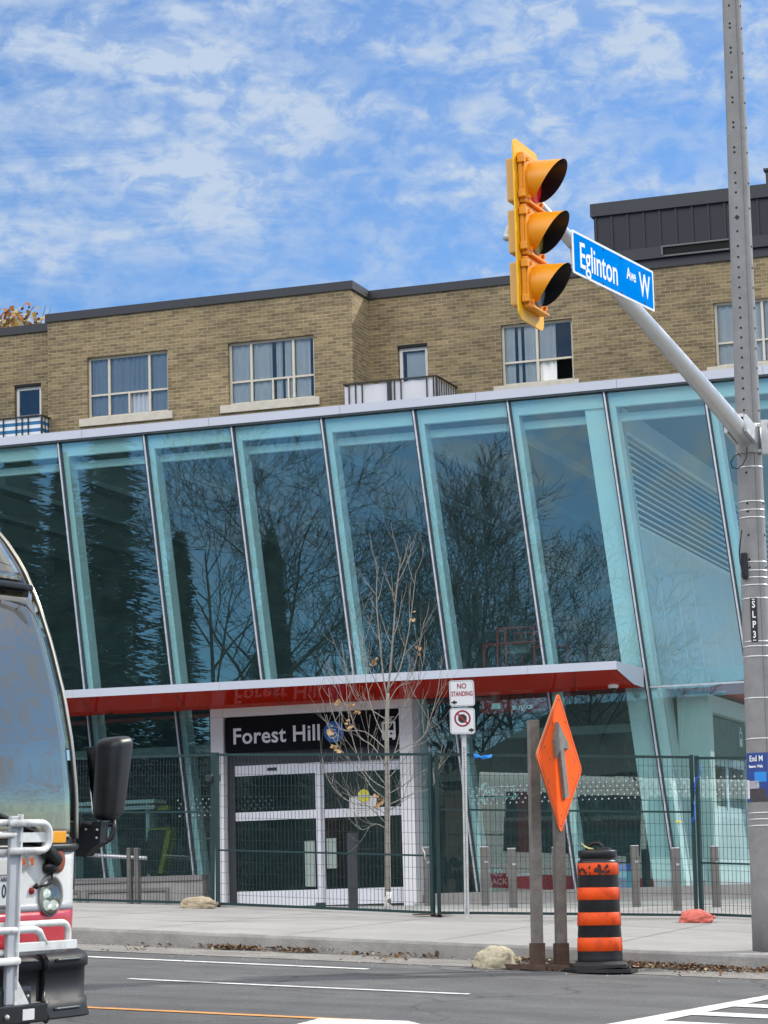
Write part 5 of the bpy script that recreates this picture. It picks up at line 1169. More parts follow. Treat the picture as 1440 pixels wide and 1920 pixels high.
b.tube([L(152, 1545, 14.3), L(195, 1546, 14.42), L(210, 1545, 14.45), L(214, 1532, 14.45)], .018, 8)
b.tube([L(212, 1535, 14.45), L(214, 1555, 14.45), L(208, 1572, 14.44), L(192, 1582, 14.42), L(170, 1584, 14.38)], .017, 8)
pl_ = [L(u, v, 14.34) for u, v in ((138, 1541), (190, 1541), (187, 1580), (172, 1592), (160, 1606), (138, 1606))]; b.prism(pl_, (0.0, .07, 0)); 
b.build('mirror_bracket', BLACK, bus, True)
b = MB()
for u, v in ((161, 1555), (182, 1556), (181, 1571)): b.ball(L(u, v, 14.335), .009, sub=1)
b.build('bracket_bolts', GALV, bus, True)
# bicycle rack, folded up in front
b = MB(); X0r = .30
def loop(y0, y1, z0, z1, x, r_, rr=.07):
    pts = [(x, y0, z1)]
    pts += [(x, y1-rr+rr*math.sin(R(a)), z1-rr+rr*math.cos(R(a))) for a in range(0, 91, 18)] + [(x, y1-rr+rr*math.cos(R(a)), z0+rr-rr*math.sin(R(a))) for a in range(0, 91, 18)]
    pts += [(x, y0, z0)]; return pts
b.tube(loop(-.9, .70, 1.19, 1.352, .20, .022), .019, 10); b.tube(loop(.3, .64, 1.20, 1.352, .27, .022), .020, 10)
b.tube(loop(-.9, .92, .64, .79, .20, .03, .06), .020, 10); b.tube([(.24, -.9, .765), (.24, .56, .765), (.24, .61, .75), (.24, .66, .68)], .022, 10)
b.bbox(.24, .262, .40, .66, 1.245, 1.30, .004); b.bbox(.235, .26, .40, .93, .645, .695, .004)
b.tube([(.27, -.7, .60), (.27, .40, .60)], .022, 10)
b.tube([(.21, .50, 1.20), (.20, .55, 1.12), (.10, .57, 1.08)], .013, 8); b.tube([(-.9*0+.25, -.9, 1.29), (.25, .36, 1.29)], .016, 8)
rk = b.build('bike_rack', RACK, bus, True)
b = MB(); b.bbox(.225, .25, .33, .405, .36, 1.39, .006); b.build('rack_upright', RACKG, rk, True)
b = MB(); b.bbox(.225, .262, .405, .418, .45, 1.40, .004); b.prism([(.24, .40, .52), (.24, .40, .34), (.24, .54, .34)], (.015, 0, 0)); b.build('rack_flange', RACK, rk, True)
b = MB(); b.bbox(.235, .27, .662, .79, 1.24, 1.305, .005); b.build('amber_reflector', mat('reflector_amber', (.85, .36, .01), .35, var=.06, scale=10), rk, True)
b = MB(); b.bbox(.24, .28, -.9, .66, .255, .36, .01); b.bbox(.175, .235, -.9, .58, .17, .46, .03); b.bbox(.12, .24, .1, .48, .10, .28, .02); b.build('rack_mount', BRUB, rk, True)
b = MB(); b.box(.2805, .283, .44, .54, .275, .335); b.build('mount_sticker', PAPER, rk, True)
b = MB(); b.ball((.285, .30, .30), .016, sub=2); b.ball((.24, .53, .40), .010, sub=1); b.build('mount_bolts', GALV, rk, True)
for o_ in [rk]+list(rk.children):
    for v_ in o_.data.vertices: v_.co.y -= .10
# ------------------------------------------------------------------ things inside the station
BLR = mat('lift_red_paint', (.30, .022, .018), .4, var=.12, scale=5); LGREY = mat('lift_dark_grey', (.03, .035, .04), .5, var=.1)
YI = 38.95; ZI = 1.73
p = onY(955, 1680, YI); lift = thing('boom_lift', (p.x, YI, ZI), 'red boom lift parked behind the glass with its raised basket above the canopy', 'lift')
b = MB(); xa, xb = onY(885, 1650, YI).x, onY(1022, 1650, YI).x
b.bbox(xa, xb, YI-.1, YI+1.4, ZI+.22, ZI+.55, .03); 
for q_ in (xa+.1, xb-.35):
    b.lathe([(.001, -.1), (.26, -.1), (.28, -.06), (.28, .06), (.26, .1), (.001, .1)], 22, (q_+.15, YI+.0, ZI+.28), 1, Matrix.Rotation(R(90), 4, 'X')); b.lathe([(.001, -.1), (.26, -.1), (.28, -.06), (.28, .06), (.26, .1), (.001, .1)], 22, (q_+.15, YI+1.25, ZI+.28), 1, Matrix.Rotation(R(90), 4, 'X'))
b.build('chassis', [BLR, LGREY], lift)
xa, xb = onY(955, 1600, YI).x, onY(1018, 1600, YI).x
b = MB(); b.bbox(xa, xb, YI-.16, YI+.9, onY(980, 1676, YI).z, onY(980, 1637, YI).z, .02); b.build('battery_box', BLR, lift); 
b = MB(); b.box(xa-.01, xb+.01, YI-.17, YI-.163, onY(980, 1637, YI).z-.05, onY(980, 1637, YI).z-.01); b.build('box_trim', WTEXT, lift)
xa, xb = onY(966, 1550, YI).x, onY(989, 1550, YI).x
b = MB(); b.bbox(xa, xb, YI+.05, YI+.5, ZI+.5, onY(976, 1478, YI).z, .04); b.bbox(onY(885, 1500, YI).x, onY(914, 1500, YI).x, YI+.1, YI+.6, ZI+.5, onY(900, 1470, YI).z, .03); b.build('mast', BLR, lift)
b = MB(); xa, xb = onY(912, 1550, YI).x, onY(968, 1550, YI).x; b.bbox(xa, xb, YI+.2, YI+1.0, ZI+.5, onY(940, 1462, YI).z, .04); b.build('turret', LGREY, lift)
b = MB(); b.bar(onY(908, 1462, YI+.3), onY(921, 1335, YI+.3), .14, .14, up=(0, 1, 0)); b.bar(onY(898, 1460, YI+.35), onY(930, 1300, YI+.35), .06, .1, up=(0, 1, 0)); bo_ = b.build('boom', LGREY, lift)
b = MB(); b.tube([onY(u, v, YI+.25) for u, v in ((922, 1400), (915, 1375), (918, 1366), (928, 1365), (934, 1372), (932, 1390))], .03, 8); b.build('hose', BLACK, lift)
zb0, zb1 = onY(940, 1335, YI).z, onY(940, 1316, YI).z
xa, xb = onY(903, 1325, YI).x, onY(1026, 1325, YI).x
b = MB(); b.bbox(xa, xb, YI-.05, YI+.9, zb0-.02, zb1+.02, .01); bk = b.build('basket', BLR, lift)
text('lettering', 'SKYJACK', .085, facing_south((onY(982, 1327, YI).x, YI-.054, onY(982, 1327, YI).z)), WTEXT, bk, .002, sx=1.0, bold=.002)
b = MB(); p = onY(930, 1324, YI-.06); b.box(p.x-.07, p.x+.07, YI-.06, YI-.052, p.z-.045, p.z+.045); b.build('basket_label', PAPER, bk)
b = MB(); zt_ = onY(950, 1178, YI).z; zm_ = onY(950, 1207, YI).z; x2, x3 = onY(907, 1200, YI).x, onY(1001, 1200, YI).x
def rail(p0_, p1_, r_=.022): b.tube([p0_, p1_], r_, 8)
for y in (YI, YI+.85):
    rail((x2, y, zm_), (x3+.3, y, zm_)); rail((x2+.22, y, zt_), (x3, y, zt_-.01))
    for x in (x2, x3, x3+.3): rail((x, y, zb1), (x, y, zt_ if x == x3 else zm_))
    for x in (x2+.22, x2+.36): rail((x, y, zb1), (x, y, zt_))
rail((x3, YI, zt_), (x3, YI+.85, zt_)); rail((x2, YI, zm_), (x2, YI+.85, zm_)); b.build('basket_rail', BLR, bk)
b = MB(); p = onY(965, 1215, YI+.1); b.bbox(p.x-.22, p.x+.22, YI+.05, YI+.3, p.z-.10, p.z+.10, .02); p2 = onY(985, 1190, YI+.1); b.bbox(p2.x-.02, p2.x+.02, YI+.1, YI+.14, p2.z-.06, p2.z+.06, .004); b.build('control_box', mat('control_grey', (.13, .14, .12), .5, var=.2, scale=10), bk)
b = MB(); b.tube([onY(u, v, YI+.3) for u, v in ((917, 1236), (917, 1180), (925, 1160), (942, 1151), (957, 1158), (959, 1178), (957, 1200), (950, 1240))], .045, 8); b.tube([onY(u, v, YI+.25) for u, v in ((925, 1240), (926, 1190), (934, 1172), (946, 1166))], .035, 8)
p = onY(933, 1215, YI+.2); b.bbox(p.x-.13, p.x+.13, YI+.2, YI+.5, p.z-.35, p.z+.30, .05); p = onY(917, 1192, YI); b.bbox(p.x-.09, p.x+.07, YI+.02, YI+.2, p.z-.10, p.z+.10, .03); b.build('hose', BLACK, bk)
b = MB(); p = onY(934, 1647, YI-.15)
pl2 = thing('lift_nameplate', (p.x, YI-.2, ZI), 'dark base cover with white lettering low behind the bollards', 'cover'); b.bbox(onY(895, 1650, YI).x, onY(950, 1650, YI).x, YI-.22, YI-.12, ZI+.02, onY(920, 1625, YI).z, .01); nb = b.build('cover', LGREY, pl2)
text('lettering', '10-03', .15, facing_south((onY(931, 1637, YI).x, YI-.223, onY(931, 1637, YI).z)), mat('faded_white', (.5, .52, .52), .6, var=0), nb, .002, bold=.003); text('lettering', 'SKYJACK', .12, facing_south((onY(931, 1654, YI).x, YI-.223, onY(931, 1654, YI).z)), mat('faded_white2', (.5, .52, .52), .6, var=0), nb, .002, bold=.002)
# 842 arrow sign inside the glass
p = onY(942, 1486, 38.3); a8 = thing('number_sign', p, 'dark arrow sign with the white number 842 behind the glass', 'sign'); b = MB(); M = facing_south(p)
plate(b, M, [(-.30, -.06), (.18, -.06), (.18, .075), (-.30, .075)], .02); ab = b.build('sign_board', BLACK, a8)
b = MB(); FRM = mat('arrow_edge', (.66, .76, .76), .5, var=.1)
for pts in ([(-.29, .075), (.20, .075), (.20, .092), (-.29, .092)], [(-.27, -.077), (.20, -.077), (.20, -.06), (-.27, -.06)], [(.18, -.06), (.20, -.06), (.20, .075), (.18, .075)], [(-.40, .055), (-.28, .16), (-.22, .16), (-.30, .075), (-.30, .04)], [(-.38, -.05), (-.30, -.04), (-.26, -.10), (-.24, -.17), (-.29, -.17), (-.34, -.11)], [(.12, -.11), (.2, -.12), (.26, -.03), (.2, -.06)]): plate(b, M, pts, .03)
b.build('arrow_frame', FRM, a8); text('lettering', '842', .125, M @ Matrix.Translation((-.20, .012, .021)), WTEXT, ab, .002, bold=.001)
# more things behind the glass
YE2 = mat('machine_yellow', (.42, .38, .03), .5, var=.1); p0 = onY(580, 1640, 39.4)
def U(u, v, Y): return onY(u, v, Y)
eq = thing('tilted_cabinet', onY(285, 1640, 39.8), 'tilted black cabinet with yellow side edge behind the left glass', 'cabinet'); b = MB()
b.prism([U(262, 1638, 39.8), U(296, 1638, 39.8), U(312, 1556, 40.1), U(279, 1555, 40.1)], (0, .25, 0)); b.build('front_panel', BLACK, eq); b = MB(); b.prism([U(296, 1638, 39.79), U(304, 1638, 39.79), U(321, 1556, 40.09), U(312, 1555, 40.09)], (0, .25, 0)); b.prism([U(278, 1557, 40.08), U(318, 1555, 40.08), U(318, 1551, 40.08), U(278, 1553, 40.08)], (0, .25, 0)); b.build('yellow_edge', YE2, eq)
p = U(305, 1533, 40.6); wb = thing('wall_box', p, 'small dark wall box with yellow top behind the left glass', 'box'); b = MB(); b.bbox(p.x-.085, p.x+.085, 40.6, 40.75, p.z-.11, p.z+.12, .005); b.build('box_front', BLACK, wb); b = MB(); b.bbox(p.x-.1, p.x+.1, 40.6, 40.75, p.z+.121, p.z+.2, .005); b.build('yellow_top', YE2, wb)
p = U(210, 1512, 40.4); wr_ = thing('reflection_bars', p, 'long white counter standing for a reflection behind the bus mirror inside the station', 'bars'); b = MB(); xa, xb = U(120, 1512, 40.4).x, U(289, 1512, 40.4).x; b.bbox(xa, xb, 40.4, 40.9, p.z+.03, p.z+.09, .005); b.bbox(xa, xb, 40.42, 40.46, p.z-.07, p.z-.01, .005); b.build('bar_top', WHITE, wr_); b = MB(); [b.box(x, x+.06, 40.5, 40.8, 1.73, p.z+.03) for x in (xa+.1, xb-.2)]; b.build('leg', WHITE, wr_)  # white bars built where a pale reflection shows in the glass
p = U(388, 1560, 39.0); dk = thing('dark_cabinet', p, 'tall black cabinet behind the glass left of the portal', 'cabinet'); b = MB(); b.bbox(U(379, 1560, 39).x, U(396, 1560, 39).x, 39, 39.5, 1.73, U(388, 1444, 39).z, .01); b.build('cabinet_body', BLACK, dk); b = MB(); b.box(U(379, 1560, 39).x, U(396, 1560, 39).x, 38.995, 39.002, U(388, 1573, 39).z, U(388, 1571, 39).z); b.build('shelf_edge', GALV, dk)
p = U(1170, 1640, 38.8); bl2 = thing('blue_bin', (p.x, 38.8, 1.73), 'two tone blue box on the floor behind the corner glass', 'box'); b = MB(); b.bbox(p.x-.11, p.x+.11, 38.8, 39.1, 1.73, U(1170, 1634, 38.8).z, .01); b.build('box_body', mat('light_blue', (.22, .62, .85), .5, var=.05), bl2); b = MB(); b.bbox(p.x-.11, p.x+.11, 38.8, 39.1, U(1170, 1634, 38.8).z+.002, U(1170, 1620, 38.8).z, .01); b.build('box_top', mat('strong_blue', (.01, .16, .75), .5, var=.05), bl2)
# worker behind the right door leaf
wp = U(625, 1560, 39.3); wk = thing('person', (wp.x, 39.3, 1.73), 'worker in dark hard hat and dark red plaid shirt standing behind the right door leaf', 'person')
SKIN = mat('skin', (.28, .16, .11), .55, var=.05); SHIRT = mat('plaid_shirt', (.14, .02, .025), .85, var=.4, scale=14, stain=(.02, .02, .025), stain_amt=.8, stain_scale=9); TROU = mat('dark_trousers', (.02, .022, .03), .9, var=.2); HAT = mat('navy_helmet', (.015, .03, .06), .3, var=.05)
def skin_obj(name, nodes, edges, m, parent, root=0, sub=2):
    me = bpy.data.meshes.new(name); me.from_pydata([n_[:3] for n_ in nodes], edges, []); me.materials.append(m)
    o = bpy.data.objects.new(name, me); col.objects.link(o); o.parent = parent
    sk = o.modifiers.new('skin', 'SKIN'); sk.use_smooth_shade = True
    for i, n_ in enumerate(nodes):
        r_ = n_[3]; rx, ry = r_ if isinstance(r_, tuple) else (r_, r_); me.skin_vertices[0].data[i].radius = (rx, ry)
    me.skin_vertices[0].data[root].use_root = True
    sb_ = o.modifiers.new('sub', 'SUBSURF'); sb_.levels = sub; sb_.render_levels = sub
    return o
# local: x right, -y towards the street, z up; feet on the floor
N = [(0, 0, .95, (.15, .11)), (0, 0, 1.12, (.14, .10)), (0, 0, 1.30, (.17, .11)), (0, 0, 1.42, (.15, .09)), (0, -.01, 1.50, .055), (0, -.015, 1.56, .06),
     (.10, 0, .90, .09), (.11, -.01, .50, .062), (.11, .02, .08, .045), (.12, -.14, .04, .04), (-.10, 0, .90, .09), (-.11, -.01, .50, .062), (-.11, .02, .08, .045), (-.12, -.14, .04, .04),
     (.19, 0, 1.40, .065), (.24, .0, 1.14, .048), (.12, -.22, 1.10, .037), (.04, -.27, 1.12, .028), (-.19, 0, 1.40, .065), (-.25, .01, 1.14, .048), (-.14, -.20, 1.05, .037), (-.06, -.26, 1.06, .028)]
Eg = [(0, 1), (1, 2), (2, 3), (3, 4), (4, 5), (0, 6), (6, 7), (7, 8), (8, 9), (0, 10), (10, 11), (11, 12), (12, 13), (3, 14), (14, 15), (15, 16), (16, 17), (3, 18), (18, 19), (19, 20), (20, 21)]
skin_obj('body', N, Eg, SHIRT, wk)
b = MB(); M0 = Matrix.Translation((0, -.02, 1.65))
b.ball((0, -.02, 1.65), .105, sub=3, sc=(.86, 1.0, 1.18)); b.ball((0, -.125, 1.635), .02, sub=2, sc=(.7, 1, 1.2)); b.ball((.09, -.01, 1.64), .025, sub=2, sc=(.4, .8, 1.2)); b.ball((-.09, -.01, 1.64), .025, sub=2, sc=(.4, .8, 1.2)); b.build('head', SKIN, wk, True)
b = MB(); b.ball((.034, -.112, 1.655), .014, sub=2); b.ball((-.034, -.112, 1.655), .014, sub=2); b.box(-.03, .03, -.122, -.112, 1.585, 1.593); b.build('face_features', mat('dark_features', (.04, .02, .02), .5, var=0), wk, True)
b = MB(); b.lathe([(.145, 1.70), (.14, 1.715), (.125, 1.72), (.12, 1.76), (.10, 1.81), (.06, 1.84), (.001, 1.85)], 26, (0, -.02, 0)); b.bbox(-.09, .09, -.20, -.10, 1.695, 1.71, .006); b.build('hard_hat', HAT, wk, True)
for s in (1, -1):
    hx, hy, hz = (.04, -.27, 1.12) if s > 0 else (-.06, -.26, 1.06); b = MB(); b.ball((hx-s*.03, hy-.02, hz), .042, sub=2, sc=(1, .5, .9))
    for i in range(4): b.tube([(hx-s*.06, hy-.03, hz+.03-i*.02), (hx-s*.10, hy-.035-.005*i, hz+.032-i*.021), (hx-s*.115, hy-.01, hz+.03-i*.02)], [.0095, .009, .007], 7)
    b.tube([(hx-s*.03, hy-.03, hz+.035), (hx-s*.055, hy-.055, hz+.06)], [.011, .008], 7); b.build('hand', SKIN, wk, True)
# ------------------------------------------------------------------ trees
def bare_tree(name, loc, H, m, lab, cat, seed, r0, grp=None, spread=1., levels=4, first=.25, upright=.5, lean=(0, 0), nkids=(5, 4, 4, 4), leafm=None, nleaf=0, leader=True, minr=.004, sides=(8, 6, 4, 3, 3), kidlen=.55):
    rnd = random.Random(seed); t = thing(name, loc, lab, cat, grp); base = Vector(loc)
    tb = MB(); cb_ = MB(); lf_ = MB()
    def grow(p, d, length, r_, lev):
        k = 6 if lev < 2 else 4 if lev < 3 else 3; pts = [p.copy()]; rs = [r_]; q = p.copy(); dd = d.normalized()
        for i in range(k):
            wob = Vector((rnd.gauss(0, 1), rnd.gauss(0, 1), rnd.gauss(0, .6)))*(.07 if lev == 0 else .16)
            dd = (dd+wob+Vector((0, 0, upright*.16*(0 if lev == 0 else 1)))).normalized(); q = q+dd*(length/k); pts.append(q.copy()); rs.append(max(minr*.6, r_*(1-(i+1)/k*(.82 if lev else .8))))
        (tb if lev == 0 else cb_).tube(pts, rs, sides[lev], 0, False)
        if lev >= levels-1:
            if leafm and nleaf and rnd.random() < .5:
                for _ in range(nleaf):
                    c = pts[rnd.randrange(1, k+1)]+Vector((rnd.gauss(0, .03), rnd.gauss(0, .03), rnd.gauss(0, .03)))*length*3; s_ = leafm[1]*(.6+rnd.random()*.8); a = Vector((rnd.gauss(0, 1), rnd.gauss(0, 1), rnd.gauss(0, 1))).normalized(); b2 = a.orthogonal().normalized()
                    lf_.add([c-a*s_, c+b2*s_*.5, c+a*s_, c-b2*s_*.45+Vector((0, 0, s_*.3))], [(0, 1, 2, 3)])
            return
        nk = nkids[lev]
        for j in range(nk):
            f = (first if lev == 0 else .22)+(1-(first if lev == 0 else .22))*(j+.3+.6*rnd.random())/nk; f = min(.97, f); i = min(k-1, int(f*k)); pp = pts[i].lerp(pts[i+1], f*k-i); rr = (rs[i]+(rs[i+1]-rs[i])*(f*k-i))
            ax = (pts[i+1]-pts[i]).normalized(); o_ = ax.orthogonal().normalized(); an = rnd.random()*6.283+j*2.4; o_ = Matrix.Rotation(an, 3, ax) @ o_
            ang = R(30+25*rnd.random())*spread; nd = ax*math.cos(ang)+o_*math.sin(ang); ln = length*(kidlen+.2*rnd.random())*(1.1-.55*f if lev == 0 else 1.05-.4*f)
            grow(pp, nd, ln, max(minr, rr*.62), lev+1)
    grow(base, Vector((lean[0], lean[1], 1)), H, r0, 0)
    tr = tb.build('trunk', m, t); cr = cb_.build('branches', m, t)
    if lf_.v: lf_.build('leaves', leafm[0], t)
    return t
BARK = mat('grey_bark', (.27, .25, .22), .9, var=.3, scale=20, bump=.3, bscale=60); DBARK = mat('dark_bark', (.035, .03, .027), .95, var=.3, scale=5)
DRYL = mat('dry_leaf', (.42, .27, .13), .8, var=.3, scale=30)
# young street tree: trunk plus upswept branches
YT = 30.2; tb_ = onY(727, 1709, YT); tb_.z = side_z(tb_.x, tb_.y)
yt = thing('street_tree', tb_, 'slender leafless young tree with white wrapped base in front of the doors', 'tree')
def tp(u, v, dy=0.): return onY(u, v, YT+dy)
b = MB(); trunk = [tb_, tp(727, 1640), tp(726, 1560), tp(727, 1500), tp(726, 1440), tp(725, 1380), tp(726, 1330), tp(727, 1300)]; b.tube(trunk, [.042, .036, .034, .032, .029, .026, .023, .021], 12); b.build('trunk', BARK, yt)
b = MB(); zw = tp(727, 1672).z; b.tube([tb_+Vector((0, 0, .0)), Vector((tb_.x, tb_.y, (zw+tb_.z)/2)), Vector((trunk[1].x, YT, zw))], [.046, .041, .040], 12); b.tube(arc(Vector((tb_.x, YT, tb_.z+.17)), .046, 0, 6.28, 14, (1, 0, .3), (0, 1, 0)), .004, 5); b.build('trunk_wrap', mat('white_tree_wrap', (.72, .71, .68), .8, var=.12, scale=20), yt)
br_ = MB(); lv = MB(); rnd = random.Random(11)
def limb(pts, r_, twigs=3, depth=0):
    # smooth
    P3 = [p if isinstance(p, Vector) else p for p in pts]; out = []
    for i in range(len(P3)-1):
        p0_, p1_, p2_, p3_ = P3[max(i-1, 0)], P3[i], P3[i+1], P3[min(i+2, len(P3)-1)]
        for k in range(4):
            t_ = k/4; out.append(.5*((2*p1_)+(p2_-p0_)*t_+(2*p0_-5*p1_+4*p2_-p3_)*t_*t_+(3*p1_-p0_-3*p2_+p3_)*t_**3))
    out.append(P3[-1]); n_ = len(out); br_.tube(out, [r_*(1-.72*i/(n_-1)) for i in range(n_)], 6, 0, True)
    for j in range(twigs):
        f = .3+.65*(j+rnd.random()*.8)/max(1, twigs); i = min(n_-2, int(f*(n_-1))); a = out[i]; d_ = (out[i+1]-out[i]).normalized(); s_ = Vector((rnd.gauss(0, 1), rnd.gauss(0, 1), rnd.gauss(0, .3))); s_ = (s_-d_*s_.dot(d_)).normalized()
        ln = (.22+.42*rnd.random())*(.75 if depth else 1); e_ = [a]
        dd = (d_*.75+s_*.65).normalized()
        for k in range(3): dd = (dd+Vector((0, 0, .32))+Vector((rnd.gauss(0, .1), rnd.gauss(0, .1), 0))).normalized(); e_.append(e_[-1]+dd*ln/3)
        limb(e_, max(.0024, r_*.45), 1 if depth == 0 else 0, depth+1)
        if rnd.random() < .03:
            for _ in range(3):
                c = e_[-1]+Vector((rnd.gauss(0, .03), rnd.gauss(0, .03), rnd.gauss(0, .04))); s2_ = .02+.015*rnd.random(); a_ = Vector((rnd.gauss(0, 1), rnd.gauss(0, 1), rnd.gauss(0, 1))).normalized(); b2 = a_.orthogonal()
                lv.add([c-a_*s2_, c+b2*s2_*.7, c+a_*s2_, c-b2*s2_*.6+Vector((0, .01, s2_*.5))], [(0, 1, 2, 3)])
limb([tp(727, 1300), tp(733, 1240), tp(738, 1180), tp(742, 1120), tp(748, 1070), tp(752, 1044)], .015, 8)
limb([tp(727, 1312), tp(719, 1270), tp(712, 1200), tp(706, 1130), tp(707, 1080), tp(711, 1062)], .011, 7)
limb([tp(730, 1290), tp(747, 1262), tp(760, 1215), tp(770, 1160), tp(779, 1080), tp(781, 1072)], .009, 6)
LIMBS = [([(725, 1480), (690, 1455), (665, 1400), (652, 1330), (648, 1260), (640, 1200)], .2), ([(726, 1490), (760, 1470), (785, 1450), (810, 1442)], -.2), ([(724, 1440), (700, 1400), (672, 1380), (655, 1335), (630, 1290), (618, 1250)], -.3), ([(724, 1440), (740, 1410), (752, 1360), (760, 1300), (768, 1240)], .3),
 ([(726, 1530), (705, 1515), (660, 1505), (628, 1480), (608, 1445), (603, 1410)], .1), ([(725, 1545), (700, 1520), (672, 1500), (640, 1485)], -.4), ([(726, 1500), (700, 1480), (680, 1450), (655, 1425), (625, 1385), (612, 1340)], .3), ([(727, 1520), (752, 1505), (762, 1478), (772, 1455)], .2),
 ([(725, 1390), (705, 1350), (690, 1300), (682, 1240), (678, 1190)], .3), ([(726, 1370), (746, 1340), (775, 1300), (792, 1250), (800, 1200)], -.3), ([(726, 1420), (760, 1400), (790, 1385), (806, 1350), (822, 1290), (828, 1230)], .1), ([(725, 1350), (695, 1330), (668, 1310), (650, 1270)], -.2), ([(727, 1460), (745, 1440), (775, 1400), (800, 1370), (803, 1330)], .4), ([(726, 1330), (712, 1290), (690, 1250), (668, 1180), (666, 1160)], -.3), ([(727, 1320), (745, 1290), (772, 1265), (792, 1180), (793, 1170)], .2),
 ([(724, 1405), (684, 1372), (640, 1368), (622, 1330), (616, 1290)], .4), ([(726, 1475), (700, 1440), (690, 1400), (694, 1340)], .2), ([(726, 1555), (705, 1545), (680, 1556), (664, 1546)], -.1), ([(727, 1510), (770, 1490), (810, 1475), (822, 1440), (835, 1400)], .2)]
for pts, dy in LIMBS: limb([tp(u, v, dy*i/(len(pts)-1)) for i, (u, v) in enumerate(pts)], .0078, 6)
for (u, v) in ((655, 1363), (650, 1355), (628, 1400), (632, 1408), (622, 1375), (712, 1505), (708, 1512), (706, 1495), (700, 1240), (704, 1236), (659, 1325), (668, 1335)):
    for _ in range(5):
        c = tp(u+rnd.gauss(0, 3), v+rnd.gauss(0, 3), rnd.gauss(0, .05)); s2_ = .02+.015*rnd.random(); a_ = Vector((rnd.gauss(0, 1), rnd.gauss(0, 1), rnd.gauss(0, 1))).normalized(); b2 = a_.orthogonal()
        lv.add([c-a_*s2_, c+b2*s2_*.8, c+a_*s2_, c-b2*s2_*.7+Vector((0, .01, s2_*.5))], [(0, 1, 2, 3)])
br_.build('branches', BARK, yt); lv.build('leaves', DRYL, yt)
# conifers and bare trees across the side street, seen mirrored in the glass (mirror plane Y = 38)
def ref(u, v, k):
    p = onY(u, v, 76+k); return Vector((p.x, -k, p.z))
NEED = mat('dark_needles', (.018, .034, .024), .9, var=.4, scale=3); NEEDB = mat('blue_needles', (.03, .05, .048), .9, var=.4, scale=3)
def conifer(u, vt, k, wpx, m, lab, seed, full=1.):
    top = ref(u, vt, k); gz = road_z(top.x, -k); H = top.z-gz; wd = wpx/F*(76+k)/2; rnd = random.Random(seed)
    t = thing('conifer', (top.x, -k, gz), lab, 'tree', 'trees across the street behind the photographer'); b = MB(); b.tube([(top.x, -k, gz), (top.x, -k, gz+H*.97)], [H*.016, .02], 8); b.build('trunk', DBARK, t)
    b = MB(); n_ = int(40+H*5)
    for i in range(n_):
        f = (i/n_)**.9; z = gz+H*(.08+.92*f); rad = wd*(1-f)**(.8)*(.75+.5*rnd.random())+.15
        for j in range(int(6+10*(1-f))):
            a = rnd.random()*6.283; d_ = Vector((math.cos(a), math.sin(a), 0)); L = rad*(.55+.6*rnd.random()); p0_ = Vector((top.x, -k, z)); drop = -.28-.25*rnd.random()
            s_ = Vector((-d_.y, d_.x, 0))
            for q_ in range(9):
                sd_ = rnd.gauss(0, .14)*L*(1.1-.08*q_); c = p0_+d_*L*(.12+.105*q_)+s_*sd_+Vector((0, 0, drop*L*(.12+.105*q_)*.8+rnd.gauss(0, .18))); w2 = .10+.16*rnd.random(); l2 = .16+.22*rnd.random()
                b.add([c-d_*l2, c+s_*w2+Vector((0, 0, -w2*.5)), c+d_*l2+Vector((0, 0, drop*l2)), c-s_*w2+Vector((0, 0, -w2*.5))], [(0, 1, 2, 3)])
    b.build('crown', m, t)
G2 = 'trees across the street behind the photographer'
conifer(30, 700, 24, 330, NEED, 'broad dark conifer mirrored in the leftmost glass bay', 1)
conifer(205, 690, 30, 340, NEED, 'tall broad conifer mirrored left of the bare trees', 2)
conifer(120, 860, 20, 260, NEED, 'lower bushy conifer mirrored beside the bus', 3)
conifer(330, 1000, 34, 200, NEED, 'mid height conifer mirrored between two slanted mullions', 6)
conifer(508, 1000, 36, 175, NEEDB, 'narrow blue green spruce mirrored below the big bare tree', 4)
def bt_(u, vt, k, seed, lab, rr, **kw):
    top = ref(u, vt, k); gz = road_z(top.x, -k); return bare_tree('bare_tree', (top.x, -k, gz), (top.z-gz)*kw.pop('hf', .80), DBARK, lab, 'tree', seed, rr, G2, **kw)
bt_(398, 850, 38, 21, 'bare tree mirrored in the third bay beside the conifers', .20, nkids=(9, 6, 5, 5), levels=5, minr=.017, first=.40, spread=.9)
bt_(520, 850, 44, 22, 'large spreading bare tree mirrored above the spruce', .34, nkids=(10, 6, 5, 5), levels=5, minr=.017, first=.30, spread=1.15)
bt_(690, 960, 48, 23, 'dense bare tree mirrored behind the young street tree', .26, nkids=(10, 6, 5, 5), levels=5, minr=.017, first=.22, spread=1.15)
bt_(790, 985, 46, 24, 'dense dark bare tree mirrored in the middle bay', .28, nkids=(10, 6, 5, 5), levels=5, minr=.017, first=.2, spread=1.15)
bt_(905, 950, 42, 25, 'upswept bare tree mirrored above the red lift', .22, nkids=(11, 6, 6, 4), levels=5, minr=.017, first=.15, spread=.9, upright=.9)
bt_(980, 1060, 40, 27, 'low bare tree mirrored right of the lift basket', .2, nkids=(10, 6, 5, 4), levels=5, minr=.017, first=.12, spread=1.1)
bt_(1075, 1080, 38, 26, 'thin bare shrubby tree mirrored near the corner mullion', .13, nkids=(13, 6, 5, 5), levels=5, minr=.012, first=.1, spread=1.1)
